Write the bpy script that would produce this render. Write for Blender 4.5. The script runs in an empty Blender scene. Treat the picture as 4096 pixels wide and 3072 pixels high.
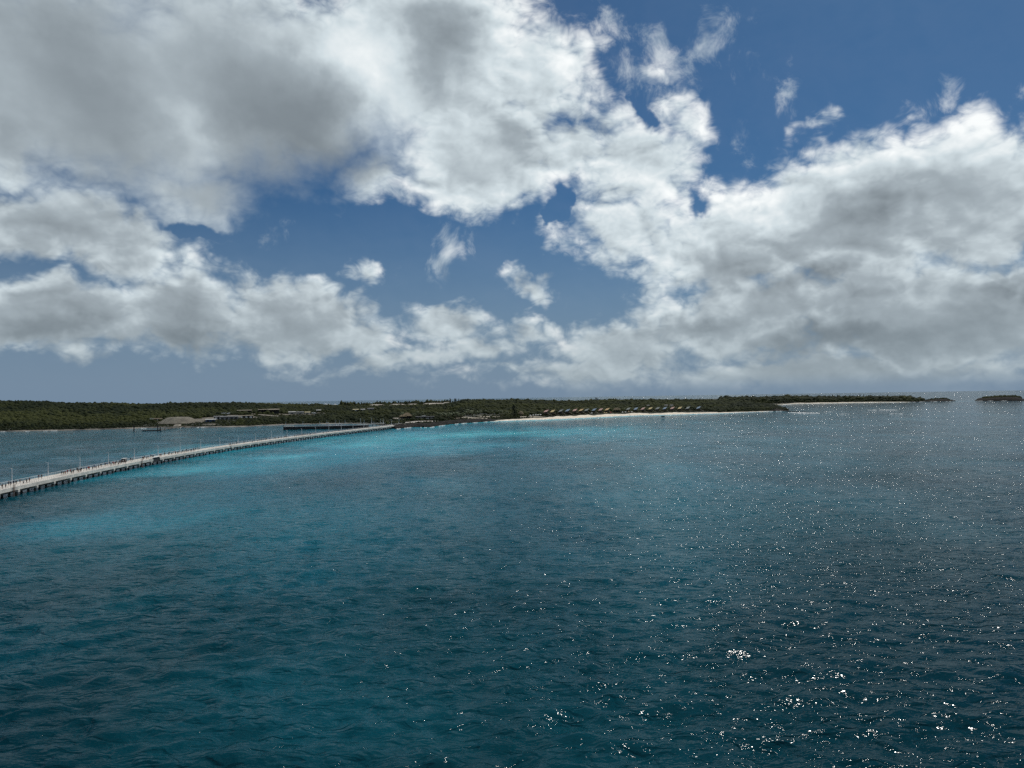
import bpy, bmesh, math, random
import numpy as np
from mathutils import Vector, Matrix

SC = bpy.context.scene
COL = SC.collection
rnd = random.Random(7)
rng = np.random.default_rng(11)
R = math.radians

# ------------------------------------------------------------------ camera
CAM_H = 38.0                     # eye height above the sea, from the ship's rail
F4 = 2900.0                      # focal length in pixels of a 4096 wide picture
ROLL, PITCH = R(0.90), R(1.01)
fwd = Vector((0, math.cos(PITCH), math.sin(PITCH)))
right0 = Vector((1, 0, 0)); up0 = right0.cross(fwd)
cr, sr = math.cos(ROLL), math.sin(ROLL)
RIGHT = right0 * cr - up0 * sr
UP = up0 * cr + right0 * sr
cam = bpy.data.cameras.new('camera')
cam.sensor_width = 36.0
cam.lens = 36.0 * F4 / 4096.0
cam.clip_start = 0.5; cam.clip_end = 60000.0
cam_ob = bpy.data.objects.new('camera', cam); COL.objects.link(cam_ob)
M = Matrix.Identity(4)
for i in range(3):
    M[i][0], M[i][1], M[i][2] = RIGHT[i], UP[i], -fwd[i]
M[2][3] = CAM_H
cam_ob.matrix_world = M
SC.camera = cam_ob

def ray(px, py):
    return (RIGHT * ((px - 2048) / F4) + UP * ((1536 - py) / F4) + fwd).normalized()
def at(px, py, z=0.0):
    d = ray(px, py); t = (z - CAM_H) / d.z
    return Vector((d.x * t, d.y * t, z))
def at_r(px, dist, z=0.0):
    """point in the column of the picture at a distance along the ground"""
    d = ray(px, 1590); k = dist / math.hypot(d.x, d.y)
    return Vector((d.x * k, d.y * k, z))
def proj(p):
    v = Vector(p) - Vector((0, 0, CAM_H)); zc = v.dot(fwd)
    return 2048 + F4 * v.dot(RIGHT) / zc, 1536 - F4 * v.dot(UP) / zc
def azel(px, py):
    d = ray(px, py); return math.atan2(d.x, d.y), math.asin(d.z)

# ------------------------------------------------------------------ colour management, sampling
vs = SC.view_settings
vs.view_transform = 'Standard'; vs.look = 'None'; vs.gamma = 1.0; vs.use_curve_mapping = False
vs.exposure = 0.0
SC.render.engine = 'CYCLES'
SC.cycles.use_denoising = False
SC.cycles.adaptive_threshold = 0.02
SC.cycles.max_bounces = 4
SC.cycles.diffuse_bounces = 2
SC.cycles.glossy_bounces = 2
SC.cycles.sample_clamp_indirect = 4.0
SC.cycles.sample_clamp_direct = 20.0
SC.cycles.caustics_reflective = False
SC.cycles.caustics_refractive = False

# ------------------------------------------------------------------ node helper
class NT:
    """small expression builder on a node tree"""
    def __init__(s, tree): s.t = tree
    def node(s, kind, **kw):
        n = s.t.nodes.new(kind)
        for k, v in kw.items(): setattr(n, k, v)
        return n
    def put(s, sock, v):
        if isinstance(v, bpy.types.NodeSocket): s.t.links.new(v, sock)
        elif v is not None:
            if sock.type == 'RGBA' and len(v) == 3: v = (*v, 1)
            sock.default_value = v
    def m(s, op, a, b=None, c=None, clamp=False):
        n = s.node('ShaderNodeMath', operation=op, use_clamp=clamp)
        s.put(n.inputs[0], a)
        if b is not None: s.put(n.inputs[1], b)
        if c is not None: s.put(n.inputs[2], c)
        return n.outputs[0]
    def add(s, a, b): return s.m('ADD', a, b)
    def sub(s, a, b): return s.m('SUBTRACT', a, b)
    def mul(s, a, b): return s.m('MULTIPLY', a, b)
    def mad(s, a, b, c): return s.m('MULTIPLY_ADD', a, b, c)
    def v(s, op, a, b=None, scale=None):
        n = s.node('ShaderNodeVectorMath', operation=op)
        s.put(n.inputs[0], a)
        if b is not None: s.put(n.inputs[1], b)
        if scale is not None: s.put(n.inputs['Scale'], scale)
        return n.outputs['Value'] if op in ('LENGTH', 'DOT_PRODUCT', 'DISTANCE') else n.outputs['Vector']
    def xyz(s, x=0.0, y=0.0, z=0.0):
        n = s.node('ShaderNodeCombineXYZ')
        for i, q in enumerate((x, y, z)): s.put(n.inputs[i], q)
        return n.outputs[0]
    def sep(s, vec):
        n = s.node('ShaderNodeSeparateXYZ'); s.put(n.inputs[0], vec); return n.outputs
    def step(s, x, a, b, c=0.0, d=1.0, kind='SMOOTHSTEP'):
        n = s.node('ShaderNodeMapRange', interpolation_type=kind)
        for i, q in enumerate((x, a, b, c, d)): s.put(n.inputs[i], q)
        return n.outputs[0]
    def mix(s, f, a, b, blend='MIX'):
        n = s.node('ShaderNodeMix', data_type='RGBA', blend_type=blend)
        s.put(n.inputs[0], f); s.put(n.inputs[6], a); s.put(n.inputs[7], b)
        return n.outputs[2]
    def noise(s, vec, scale=1.0, detail=4.0, rough=0.5, dist=0.0, dim='3D', lac=2.0):
        n = s.node('ShaderNodeTexNoise', noise_dimensions=dim)
        if vec is not None: s.put(n.inputs['Vector'], vec)
        s.put(n.inputs['Scale'], scale); s.put(n.inputs['Detail'], detail)
        s.put(n.inputs['Roughness'], rough); s.put(n.inputs['Distortion'], dist); s.put(n.inputs['Lacunarity'], lac)
        return n.outputs
    def mapping(s, vec, loc=(0, 0, 0), rot=(0, 0, 0), scale=(1, 1, 1), kind='POINT'):
        n = s.node('ShaderNodeMapping', vector_type=kind)
        s.put(n.inputs['Vector'], vec); s.put(n.inputs['Location'], loc)
        s.put(n.inputs['Rotation'], rot); s.put(n.inputs['Scale'], scale)
        return n.outputs[0]
    def ramp(s, f, stops, interp='LINEAR'):
        n = s.node('ShaderNodeValToRGB'); e = n.color_ramp.elements; n.color_ramp.interpolation = interp
        while len(e) < len(stops): e.new(0.5)
        for q, (p, c) in zip(e, stops): q.position = p; q.color = (*c, 1)
        s.put(n.inputs[0], f); return n.outputs[0]

# ------------------------------------------------------------------ sun and sky
SUN_AZ, SUN_EL = R(32.0), R(51.0)        # ahead and to the right of the view, high
sund = Vector((math.sin(SUN_AZ) * math.cos(SUN_EL), math.cos(SUN_AZ) * math.cos(SUN_EL), math.sin(SUN_EL)))
sl = bpy.data.lights.new('sun', 'SUN'); sl.energy = 2.6; sl.angle = R(0.53); sl.color = (1.0, 0.955, 0.89)
sun = bpy.data.objects.new('sun', sl); COL.objects.link(sun)
sun.rotation_euler = sund.to_track_quat('Z', 'Y').to_euler()
sun.location = (0, 0, 300)

def build_sky():
    w = bpy.data.worlds.new('World'); SC.world = w; w.use_nodes = True
    t = w.node_tree; t.nodes.clear(); n = NT(t)
    out = n.node('ShaderNodeOutputWorld'); bg = n.node('ShaderNodeBackground')
    t.links.new(bg.outputs[0], out.inputs[0])
    bg.inputs['Strength'].default_value = 0.1
    sky = n.node('ShaderNodeTexSky', sky_type='NISHITA')
    sky.sun_disc = False; sky.sun_elevation = SUN_EL; sky.sun_rotation = SUN_AZ
    sky.altitude = 0.0; sky.air_density = 1.0; sky.dust_density = 0.6; sky.ozone_density = 3.0
    d = n.node('ShaderNodeTexCoord').outputs['Generated']
    dx, dy, dz = n.sep(d)
    az = n.m('ARCTAN2', dx, dy); el = n.m('ARCSINE', dz)
    # wandering of the outlines
    wn = n.noise(d, 5.0, 3.0, 0.55)[1]
    wv = n.v('SUBTRACT', wn, (0.5, 0.5, 0.5))
    wf = n.v('SUBTRACT', n.noise(d, 26.0, 3.0, 0.6)[1], (0.5, 0.5, 0.5))
    p = n.v('ADD', n.xyz(az, el, 0.0), n.v('MULTIPLY', wv, (0.16, 0.11, 0.0)))
    p = n.v('ADD', p, n.v('MULTIPLY', wf, (0.055, 0.045, 0.0)))
    def ell(cx, cy, rx, ry, rot=0.0):
        a0, e0 = azel(cx, cy); a1, _ = azel(cx + rx, cy); a2, _ = azel(cx - rx, cy)
        _, e1 = azel(cx, cy - ry); _, e2 = azel(cx, cy + ry)
        ra, re = (a1 - a2) / 2, abs(e1 - e2) / 2
        if not rot:
            nn = n.node('ShaderNodeVectorMath', operation='MULTIPLY_ADD')
            n.put(nn.inputs[0], p); nn.inputs[1].default_value = (1 / ra, 1 / re, 0); nn.inputs[2].default_value = (-a0 / ra, -e0 / re, 0)
            return n.v('LENGTH', nn.outputs[0])
        c, s_ = math.cos(R(rot)), math.sin(R(rot))
        q1 = n.v('SUBTRACT', p, (a0, e0, 0))
        u = n.v('DOT_PRODUCT', q1, (c / ra, s_ / ra, 0)); v_ = n.v('DOT_PRODUCT', q1, (-s_ / re, c / re, 0))
        return n.m('SQRT', n.mad(u, u, n.mul(v_, v_)))
    F = None
    for cx, cy, rx, ry, rot, k in CLOUDS:
        f = n.mad(ell(cx, cy, rx, ry, rot), -max(k, 0.6), k)
        F = f if F is None else n.m('SMOOTH_MAX', F, f, 0.12)
    for cx, cy, rx, ry, rot, k in GAPS:
        f = n.mul(n.m('MAXIMUM', n.sub(1.0, ell(cx, cy, rx, ry, rot)), 0.0), k)
        F = n.sub(F, f)
    # beyond the view the same broken cumulus goes on
    inside = n.mul(n.step(n.m('ABSOLUTE', az), R(35), R(41), 1, 0), n.step(el, R(29), R(35), 1, 0))
    low = n.noise(n.v('MULTIPLY', d, (1.0, 1.0, 1.6)), 2.2, 2.0, 0.5)[0]
    Fo = n.sub(n.mul(n.sub(low, 0.44), 5.0), n.mul(inside, 6.0))
    Fo = n.sub(Fo, n.step(el, R(2), R(6), 0.6, 0))
    F = n.m('SMOOTH_MAX', F, Fo, 0.1)
    # billows: broad lumps plus cauliflower puffs (folded noise), finer and flatter toward the horizon
    q = n.v('MULTIPLY', d, (1.0, 1.0, 1.35)); qf = n.v('MULTIPLY', d, (1.0, 1.0, 1.55))
    def lumps(vec, det): return n.noise(vec, 7.0, det, 0.55, 0.25)[0]
    def puffs(vec):
        s_ = None
        for sc_, a_, dt in ((13.0, 0.50, 0.0), (27.0, 0.30, 0.0), (58.0, 0.20, 1.0)):
            f = n.mul(n.m('ABSOLUTE', n.sub(n.noise(vec, sc_, dt, 0.5, 0.4)[0], 0.5)), 2.6 * a_)
            s_ = f if s_ is None else n.add(s_, f)
        return s_
    big = lumps(q, 4.5); puf = puffs(qf)
    lowband = n.step(el, R(1), R(16), 1, 0)
    wisp = n.noise(qf, 30.0, 4.0, 0.65, 0.8)[0]
    nz = n.add(n.mul(n.sub(big, 0.5), 1.15), n.add(n.mul(n.sub(puf, 0.42), 0.62), n.mul(n.sub(wisp, 0.5), 0.55)))
    calmed = n.m('SMOOTH_MAX', n.sub(1.0, ell(800, 450, 1350, 620)), 0.0, 0.2)
    calmed = n.step(calmed, 0.0, 0.5)
    nz = n.mul(nz, n.mad(calmed, -0.6, 1.0))
    dens = n.add(F, nz)
    alpha = n.step(dens, -0.06, n.mad(calmed, 0.42, 0.52))
    W = None
    for cx, cy, rx, ry, rot, k in WISPS:
        f = n.mad(ell(cx, cy, rx, ry, rot), -0.8, k); W = f if W is None else n.m('MAXIMUM', W, f)
    strand = n.noise(n.v('MULTIPLY', d, (1.0, 1.0, 0.8)), 22.0, 5.0, 0.68, 0.5)[0]
    wa = n.mul(n.step(n.add(W, n.mul(n.sub(strand, 0.5), 2.6)), 0.05, 1.15), 0.66)
    alpha = n.m('SMOOTH_MAX', alpha, wa, 0.1)
    # light through the cloud: thin parts bright, thick parts grey; puffs shaded from the sun's side
    big2 = lumps(n.v('ADD', q, (0.030, 0.0, 0.035)), 3.0); emb = n.sub(big, big2)
    puf2 = puffs(n.v('ADD', qf, (0.0085, 0.0, 0.0135))); emb2 = n.sub(puf, puf2)
    thick = n.step(n.add(n.mul(F, 0.8), n.mul(n.sub(big, 0.5), 1.2)), 0.05, 1.25)
    D = None
    for cx, cy, rx, ry, rot, k in DARKS:
        f = n.m('SMOOTH_MAX' if k > 0 else 'SMOOTH_MIN', n.mad(ell(cx, cy, rx, ry, rot), -k, k), 0.0, 0.25 * abs(k))
        D = f if D is None else n.add(D, f)
    soft = n.noise(n.v('MULTIPLY', d, (1, 1, 2.0)), 4.0, 2.5, 0.5)[0]
    shade = n.add(n.mul(thick, 0.26), n.add(n.mul(D, 0.75), n.mul(n.sub(soft, 0.5), 0.5)))
    calm = n.mul(n.mad(thick, -0.6, 1.0), n.mad(calmed, -0.8, 1.0))
    shade = n.sub(shade, n.mul(n.mul(emb, calm), 1.05))
    shade = n.sub(shade, n.mul(n.mul(emb2, calm), 0.52))
    shade = n.add(shade, n.step(el, R(2), R(22), 0.10, 0.0))
    tone = n.ramp(n.m('ADD', shade, 0.18, clamp=True), TONES, 'LINEAR')
    # distance greys the low clouds
    cl = n.mix(n.step(el, R(0.5), R(9), 0.55, 0.0), tone, HAZE_C)
    skyc = n.v('MULTIPLY', sky.outputs[0], SKY_TINT)
    skyc = n.mix(n.step(el, R(-1.0), R(17), 0.92, 0.0), skyc, n.v('SCALE', n.xyz(*HAZE_S), None, 10.0))
    cov = n.mul(alpha, n.step(el, R(0.1), R(1.6), 0.15, 0.99))
    col = n.mix(cov, skyc, n.v('SCALE', cl, None, 10.0))
    n.put(bg.inputs['Color'], col)
    w.cycles.sampling_method = 'MANUAL'; w.cycles.sample_map_resolution = 512
TONES = [(0.0, (0.97, 1.0, 1.0)), (0.25, (0.64, 0.725, 0.765)), (0.5, (0.37, 0.43, 0.47)), (0.78, (0.225, 0.265, 0.295)), (1.0, (0.155, 0.185, 0.21))]
HAZE_C = (0.27, 0.34, 0.385)
HAZE_S = (0.188, 0.265, 0.368)
SKY_TINT = (0.145, 0.288, 0.405)
CLOUDS = [  # centre, radii, tilt, strength (source pixels of the direction they stand in)
    (1650, 250, 760, 560, 0, 1.6), (2230, 330, 300, 270, 0, 1.0), (1050, 350, 800, 500, 0, 1.8), (1950, 720, 330, 230, 0, 1.0),
    (1530, 740, 280, 170, 0, 0.9), (300, 330, 900, 560, 0, 1.8), (720, 760, 360, 190, 0, 1.0), (150, 880, 460, 190, 0, 1.2), (430, 970, 420, 170, 0, 1.1), (2300, 640, 240, 170, 0, 1.0),
    (180, 1240, 520, 210, 0, 1.5), (730, 1200, 400, 250, 0, 1.5), (1130, 1230, 360, 200, 0, 1.3), (1400, 1330, 190, 110, 0, 0.8),
    (1440, 1090, 130, 75, 0, 0.55), (1790, 1315, 280, 140, 0, 1.1), (1990, 1400, 260, 100, 0, 0.9), (2170, 1088, 140, 80, 0, 0.62),
    (2550, 640, 330, 260, 0, 0.95), (2760, 470, 150, 150, 0, 0.6),
    (2480, 860, 360, 210, 0, 0.9), (2900, 930, 450, 300, 0, 1.2), (3350, 880, 620, 360, 0, 1.5), (3850, 820, 560, 380, 0, 1.5),
    (3000, 1260, 620, 240, 0, 1.2), (3700, 1260, 700, 280, 0, 1.4), (2460, 1380, 320, 160, 0, 1.2), (2330, 1480, 380, 90, 0, 0.8), (3350, 1500, 1350, 110, 0, 1.0), (2300, 1530, 700, 60, 0, 0.5), (1900, 640, 420, 300, 0, 1.5),
    (2690, 290, 170, 110, -20, 0.40), (2170, 1310, 300, 110, 0, 0.55), (1700, 1460, 650, 65, 0, 0.56), (2100, 1480, 300, 60, 0, 0.5), (3250, 540, 260, 90, 10, 0.45),
    (480, 1440, 60, 25, 0, 0.10), (1420, 1450, 110, 40, 0, 0.25), (1690, 1430, 90, 40, 0, 0.25), (60, 560, 200, 300, 0, 1.2),
]
WISPS = [(2480, 130, 230, 170, 0, 0.62), (2700, 260, 250, 180, 0, 0.8), (2870, 160, 210, 110, 30, 0.75), (3090, 400, 110, 260, 0, 0.5), (1790, 1050, 90, 150, 0, 0.7), (1095, 930, 120, 80, 0, 0.6), (3720, 430, 190, 130, 0, 0.6), (4050, 440, 160, 110, 0, 0.7), (2980, 560, 120, 120, 0, 0.55), (2050, 60, 300, 140, 0, 0.5)]
GAPS = [(60, 720, 140, 50, 20, 0.35), (2230, 870, 45, 90, 0, 0.7), (2830, 770, 120, 50, -30, 0.6), (2250, 1230, 160, 60, 0, 0.4),
        (2590, 420, 55, 120, 20, 0.7), (760, 905, 160, 35, 0, 0.6)]
DARKS = [(600, 450, 1200, 800, 0, 0.30), (600, 1280, 1000, 260, 0, 0.30), (250, 920, 600, 180, 0, 0.20), (2170, 1090, 160, 100, 0, 0.2), (3600, 1200, 900, 350, 0, 0.10), (1180, 560, 560, 360, -15, 0.50), (300, 640, 420, 420, 0, 0.24), (150, 150, 500, 300, 0, 0.18), (1780, 190, 260, 220, 0, 0.45), (2150, 540, 240, 200, 0, 0.30),
         (800, 1340, 260, 80, 0, 0.5), (200, 1310, 320, 80, 0, 0.45), (3000, 1010, 420, 130, 10, 0.32), (3480, 900, 380, 190, 15, 0.27), (3320, 1370, 450, 80, 5, 0.8),
         (2780, 1290, 260, 80, 0, 0.55), (3900, 1300, 300, 120, 0, 0.35), (3250, 1130, 280, 70, 5, 0.45), (3950, 1170, 260, 50, 0, 0.45), (3500, 1460, 600, 40, 0, 0.35), (1400, 690, 300, 130, 0, 0.30), (2650, 890, 160, 130, 0, 0.25),
         (1450, 330, 230, 330, 35, -0.55), (720, 520, 260, 260, -20, -0.28), (2180, 90, 260, 160, 0, -0.30), (2400, 300, 200, 160, 0, -0.25), (1750, 600, 300, 160, 0, -0.25), (3500, 640, 800, 220, 5, -0.32), (700, 1040, 260, 90, 0, -0.25), (2700, 820, 500, 260, 0, -0.24), (1900, 830, 300, 120, 0, -0.12)]
build_sky()

# ------------------------------------------------------------------ helpers: objects, tags, meshes
def tag(o, label=None, cat=None, group=None, kind=None):
    if label: o['label'] = label
    if cat: o['category'] = cat
    if group: o['group'] = group
    if kind: o['kind'] = kind
    return o
def link(name, me, mats=None, parent=None, loc=(0, 0, 0), rz=0.0):
    o = bpy.data.objects.new(name, me); COL.objects.link(o)
    if me is not None and mats is not None and not me.materials:
        for m_ in (mats if isinstance(mats, (list, tuple)) else [mats]): me.materials.append(m_)
    o.location = loc; o.rotation_euler = (0, 0, rz)
    if parent: o.parent = parent
    return o
def thing(name, label, cat, loc=(0, 0, 0), rz=0.0, group=None):
    return tag(link(name, None, None, None, loc, rz), label, cat, group)
def np_mesh(name, verts, faces, smooth=False, attrs=None):
    """faces: array (n,3) or (n,4)"""
    verts = np.asarray(verts, np.float32); faces = np.asarray(faces, np.int32)
    k = faces.shape[1]; me = bpy.data.meshes.new(name)
    me.vertices.add(len(verts)); me.vertices.foreach_set('co', verts.ravel())
    me.loops.add(faces.size); me.loops.foreach_set('vertex_index', faces.ravel())
    me.polygons.add(len(faces)); me.polygons.foreach_set('loop_start', np.arange(0, faces.size, k, dtype=np.int32))
    me.polygons.foreach_set('use_smooth', np.full(len(faces), smooth))
    for nm, arr in (attrs or {}).items():
        a = me.attributes.new(nm, 'FLOAT', 'POINT'); a.data.foreach_set('value', np.asarray(arr, np.float32))
    me.update(calc_edges=True); me.validate()
    return me
class MB:
    """collects boxes, bars and prisms into one mesh"""
    def __init__(s): s.v = []; s.f = []; s.m = []
    def poly(s, pts, faces, mi=0):
        b = len(s.v); s.v += [tuple(p) for p in pts]; s.f += [tuple(b + i for i in f) for f in faces]; s.m += [mi] * len(faces); return s
    def box(s, x0, x1, y0, y1, z0, z1, mi=0):
        p = [(x0, y0, z0), (x1, y0, z0), (x1, y1, z0), (x0, y1, z0), (x0, y0, z1), (x1, y0, z1), (x1, y1, z1), (x0, y1, z1)]
        return s.poly(p, [(0, 3, 2, 1), (4, 5, 6, 7), (0, 1, 5, 4), (1, 2, 6, 5), (2, 3, 7, 6), (3, 0, 4, 7)], mi)
    def bar(s, a, b, r, n=5, r2=None, mi=0):
        a, b = Vector(a), Vector(b); d = (b - a).normalized()
        u = d.orthogonal().normalized(); w = d.cross(u); r2 = r if r2 is None else r2
        p = [a + (u * math.cos(2 * math.pi * i / n) + w * math.sin(2 * math.pi * i / n)) * r for i in range(n)]
        p += [b + (u * math.cos(2 * math.pi * i / n) + w * math.sin(2 * math.pi * i / n)) * r2 for i in range(n)]
        f = [(i, (i + 1) % n, n + (i + 1) % n, n + i) for i in range(n)] + [tuple(range(n - 1, -1, -1)), tuple(range(n, 2 * n))]
        return s.poly(p, f, mi)
    def strip(s, path, h, w, up=(0, 0, 1), mi=0): 
        for a, b in zip(path[:-1], path[1:]): s.bar(a, b, w, 4, mi=mi)
        return s
    def me(s, name):
        m_ = bpy.data.meshes.new(name); m_.from_pydata(s.v, [], s.f); m_.update()
        if any(s.m): m_.polygons.foreach_set('material_index', s.m)
        return m_
    def build(s, name, mats, parent=None, loc=(0, 0, 0), rz=0.0): return link(name, s.me(name), mats, parent, loc, rz)
ORD = 'first second third fourth fifth sixth seventh eighth ninth tenth eleventh twelfth thirteenth fourteenth fifteenth sixteenth seventeenth eighteenth nineteenth twentieth'.split()
ORD += ['twenty-' + w for w in ORD[:9]] + ['thirtieth'] + ['thirty-' + w for w in ORD[:9]] + ['fortieth'] + ['forty-' + w for w in ORD[:9]] + ['fiftieth'] + ['fifty-' + w for w in ORD[:9]]

# ------------------------------------------------------------------ materials
MATS = {}
def mat(name, c, rough=0.8, c2=None, scale=0.6, metal=0.0, bump=0.0, detail=4.0, tone=False, spec=0.3):
    if name in MATS: return MATS[name]
    m_ = bpy.data.materials.new(name); m_.use_nodes = True; n = NT(m_.node_tree)
    b = m_.node_tree.nodes['Principled BSDF']
    co = n.node('ShaderNodeTexCoord').outputs['Object'] if not tone else n.node('ShaderNodeNewGeometry').outputs['Position']
    nz = n.noise(co, scale, detail, 0.6)[0]
    c2 = c2 or tuple(0.72 * q for q in c)
    f = n.step(nz, 0.35, 0.65)
    if tone:
        at_ = n.node('ShaderNodeAttribute', attribute_name='tone').outputs['Fac']
        f = n.m('ADD', n.mul(f, 0.35), n.mul(at_, 0.65), clamp=True)
    n.put(b.inputs['Base Color'], n.mix(f, c, c2))
    b.inputs['Roughness'].default_value = rough; b.inputs['Metallic'].default_value = metal
    b.inputs['Specular IOR Level'].default_value = spec
    if bump:
        bp = n.node('ShaderNodeBump'); bp.inputs['Strength'].default_value = bump; n.put(bp.inputs['Height'], nz)
        n.put(b.inputs['Normal'], bp.outputs[0])
    MATS[name] = m_; return m_

# ------------------------------------------------------------------ noise in numpy
_perm = np.random.default_rng(5).random((256, 256))
def vnoise(x, y):
    xi = np.floor(x).astype(int); yi = np.floor(y).astype(int); fx = x - xi; fy = y - yi
    fx = fx * fx * (3 - 2 * fx); fy = fy * fy * (3 - 2 * fy)
    g = lambda a, b: _perm[a & 255, b & 255]
    return (g(xi, yi) * (1 - fx) + g(xi + 1, yi) * fx) * (1 - fy) + (g(xi, yi + 1) * (1 - fx) + g(xi + 1, yi + 1) * fx) * fy
def fbm(x, y, o=4):
    s = 0; a = 0.5
    for i in range(o): s = s + a * vnoise(x * 2 ** i + 17 * i, y * 2 ** i - 9 * i); a *= 0.5
    return s / (1 - 0.5 ** o)

# ------------------------------------------------------------------ land: shorelines and heights by bearing
def horizon_az(px): d = ray(px, 1590); return math.atan2(d.x, d.y)
_pxs = np.arange(-2400, 6000, 10.0); _azs = np.array([horizon_az(p) for p in _pxs])
def az_of(px): return np.interp(px, _pxs, _azs)
def px_of(az): return np.interp(az, _azs, _pxs)
def dist_at(px, py, z=0.0): p = at(px, py, z); return math.hypot(p.x, p.y)
def z_on_ray(px, py, r): d = ray(px, py); return CAM_H + r * d.z / math.hypot(d.x, d.y)
class Land:
    """a stretch of land as a height field over bearing and distance"""
    def __init__(s, shore, ridge, depth, shape=0.85, canopy=4.0, seed=0.0, hump=5.0):
        s.x0, s.x1 = shore[0][0], shore[-1][0]
        s.sx = [p[0] for p in shore]; s.sr = [dist_at(p[0], p[1]) for p in shore]
        s.rx = [p[0] for p in ridge]; s.rr = [p[2] if p[2] > 900 else float(np.interp(p[0], s.sx, s.sr)) + p[2] for p in ridge]; s.rz = [z_on_ray(p[0], p[1], q) - canopy for p, q in zip(ridge, s.rr)]
        s.depth = depth; s.shape = shape; s.seed = seed; s.hump = hump
    def near(s, px): return np.interp(px, s.sx, s.sr)
    def z(s, px, r):
        rn = s.near(px); rr = np.maximum(np.interp(px, s.rx, s.rr), rn + 40); zr = np.interp(px, s.rx, s.rz)
        t = np.clip((r - rn) / (rr - rn), 0, 1); u = np.clip((r - rr) / s.depth, 0, 1)
        az = az_of(px); X = r * np.sin(az); Y = r * np.cos(az)
        base = zr * (t ** s.shape)
        hump = (fbm(X / 170 + s.seed, Y / 260 + 3, 3) - 0.5) * s.hump * 2 * np.minimum(1, t * 4) * np.minimum(1, (1 - t) * 5)
        z = np.where(r <= rr, base + hump, zr * (1 - u ** 1.6) - 2.5 * u)
        low = np.minimum(1.0, (r - rn) / 25.0) * 1.6
        return np.where(r < rn, -1.5, np.maximum(z, np.where(r <= rr, low, -5)))
    def ground(s, px, py):
        """point where the sight line of a pixel meets the land"""
        d = ray(px, py); k = math.hypot(d.x, d.y); r = float(s.near(px))
        for _ in range(4000):
            if CAM_H + r * d.z / k <= float(s.z(px, r)): break
            r += 1.0
            if r > float(np.interp(px, s.rx, s.rr)) + 5: r -= 20.0; break
        return Vector((d.x / k * r, d.y / k * r, float(s.z(px, r))))
    def zxy(s, X, Y):
        return s.z(px_of(np.arctan2(X, Y)), np.hypot(X, Y))
    def mesh(s, name, nx, nr, x0=None, x1=None, rmax=None, attrs=None):
        px = np.linspace(x0 or s.x0, x1 or s.x1, nx); t = np.linspace(0, 1, nr) ** 1.25
        V = []
        az = az_of(px); rn = s.near(px); rr = np.maximum(np.interp(px, s.rx, s.rr), rn + 40) + s.depth
        for j in range(nr):
            r = rn - 6 + (rr - rn + 6) * t[j]
            z = s.z(px, r); z = np.where(t[j] == 0, -1.5, z)
            V.append(np.stack([r * np.sin(az), r * np.cos(az), z], 1))
        V = np.concatenate(V); i = np.arange(nx - 1)
        F = np.concatenate([np.stack([j * nx + i, j * nx + i + 1, (j + 1) * nx + i + 1, (j + 1) * nx + i], 1) for j in range(nr - 1)])
        return np_mesh(name, V, F, True)

MAIN = Land(
    shore=[(-1500, 1760), (-500, 1738), (0, 1727), (240, 1723), (500, 1716), (560, 1713), (750, 1710), (950, 1708), (1060, 1703), (1135, 1699), (1250, 1697), (1400, 1695), (1500, 1698),
           (1560, 1712), (1580, 1716), (1653, 1708), (1721, 1709), (1748, 1704), (1802, 1697), (1847, 1693), (1910, 1689), (1965, 1685.6), (2000, 1685), (2100, 1681), (2200, 1677.7),
           (2300, 1673.5), (2400, 1668.7), (2520, 1663), (2650, 1659.5), (2750, 1657), (2900, 1653), (3000, 1649), (3090, 1646), (3140, 1644.5), (3155, 1643.6)],
    ridge=[(-1500, 1590, 2300), (0, 1597, 1900), (180, 1599, 1850), (280, 1605, 1850), (400, 1607.6, 1820), (560, 1612, 1750), (680, 1607.6, 1750), (800, 1604, 1750), (950, 1605, 1800),
           (1100, 1609, 1900), (1200, 1611, 2000), (1300, 1614.5, 2150), (1400, 1617, 2300), (1500, 1615, 2350), (1700, 1613, 2350), (1780, 1610, 2300), (1820, 1602, 2100), (1850, 1595, 1900),
           (1930, 1593.5, 1850), (2000, 1596, 1850), (2060, 1592.5, 1850), (2150, 1594.5, 1850), (2220, 1596.5, 1850), (2300, 1598.6, 1900), (2480, 1594, 2000), (2600, 1595, 2050), (2700, 1594, 2050),
           (2800, 1595, 2050), (2900, 1597, 2000), (2960, 1602, 1850), (3020, 1606, 1750), (3080, 1611, 1690), (3110, 1618, 1660), (3130, 1630, 1640), (3155, 1645, 1640)], depth=500, hump=4.0, canopy=7.0)
SPIT = Land(
    shore=[(2650, 1626), (2900, 1623), (3125, 1619.5), (3200, 1615.5), (3300, 1614), (3480, 1611), (3650, 1609), (3690, 1607.5), (3780, 1606), (3812, 1605.2), (3822, 1605)],
    ridge=[(2650, 1590, 260), (2900, 1587, 260), (3000, 1588, 260), (3125, 1585, 260), (3250, 1587, 260), (3300, 1586, 260), (3500, 1586, 150), (3560, 1587, 150), (3640, 1589.5, 150), (3662, 1594.5, 150), (3700, 1595, 90),
           (3735, 1590, 90), (3765, 1587, 90), (3785, 1588, 90), (3803, 1596.5, 90), (3822, 1604.5, 90)], depth=160, shape=0.5, canopy=6.5, seed=9, hump=2.0)
ISLET = Land(shore=[(3898, 1604), (3905, 1603.8), (3990, 1603.5), (4088, 1603), (4110, 1602.5)],
    ridge=[(3898, 1604, 70), (3908, 1595, 70), (3930, 1590.5, 70), (3960, 1588, 70), (3990, 1585, 70), (4055, 1584, 70), (4078, 1587, 70), (4090, 1595, 70), (4110, 1602.5, 70)], depth=90, shape=0.35, canopy=0.5, seed=4, hump=1.0)

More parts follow.
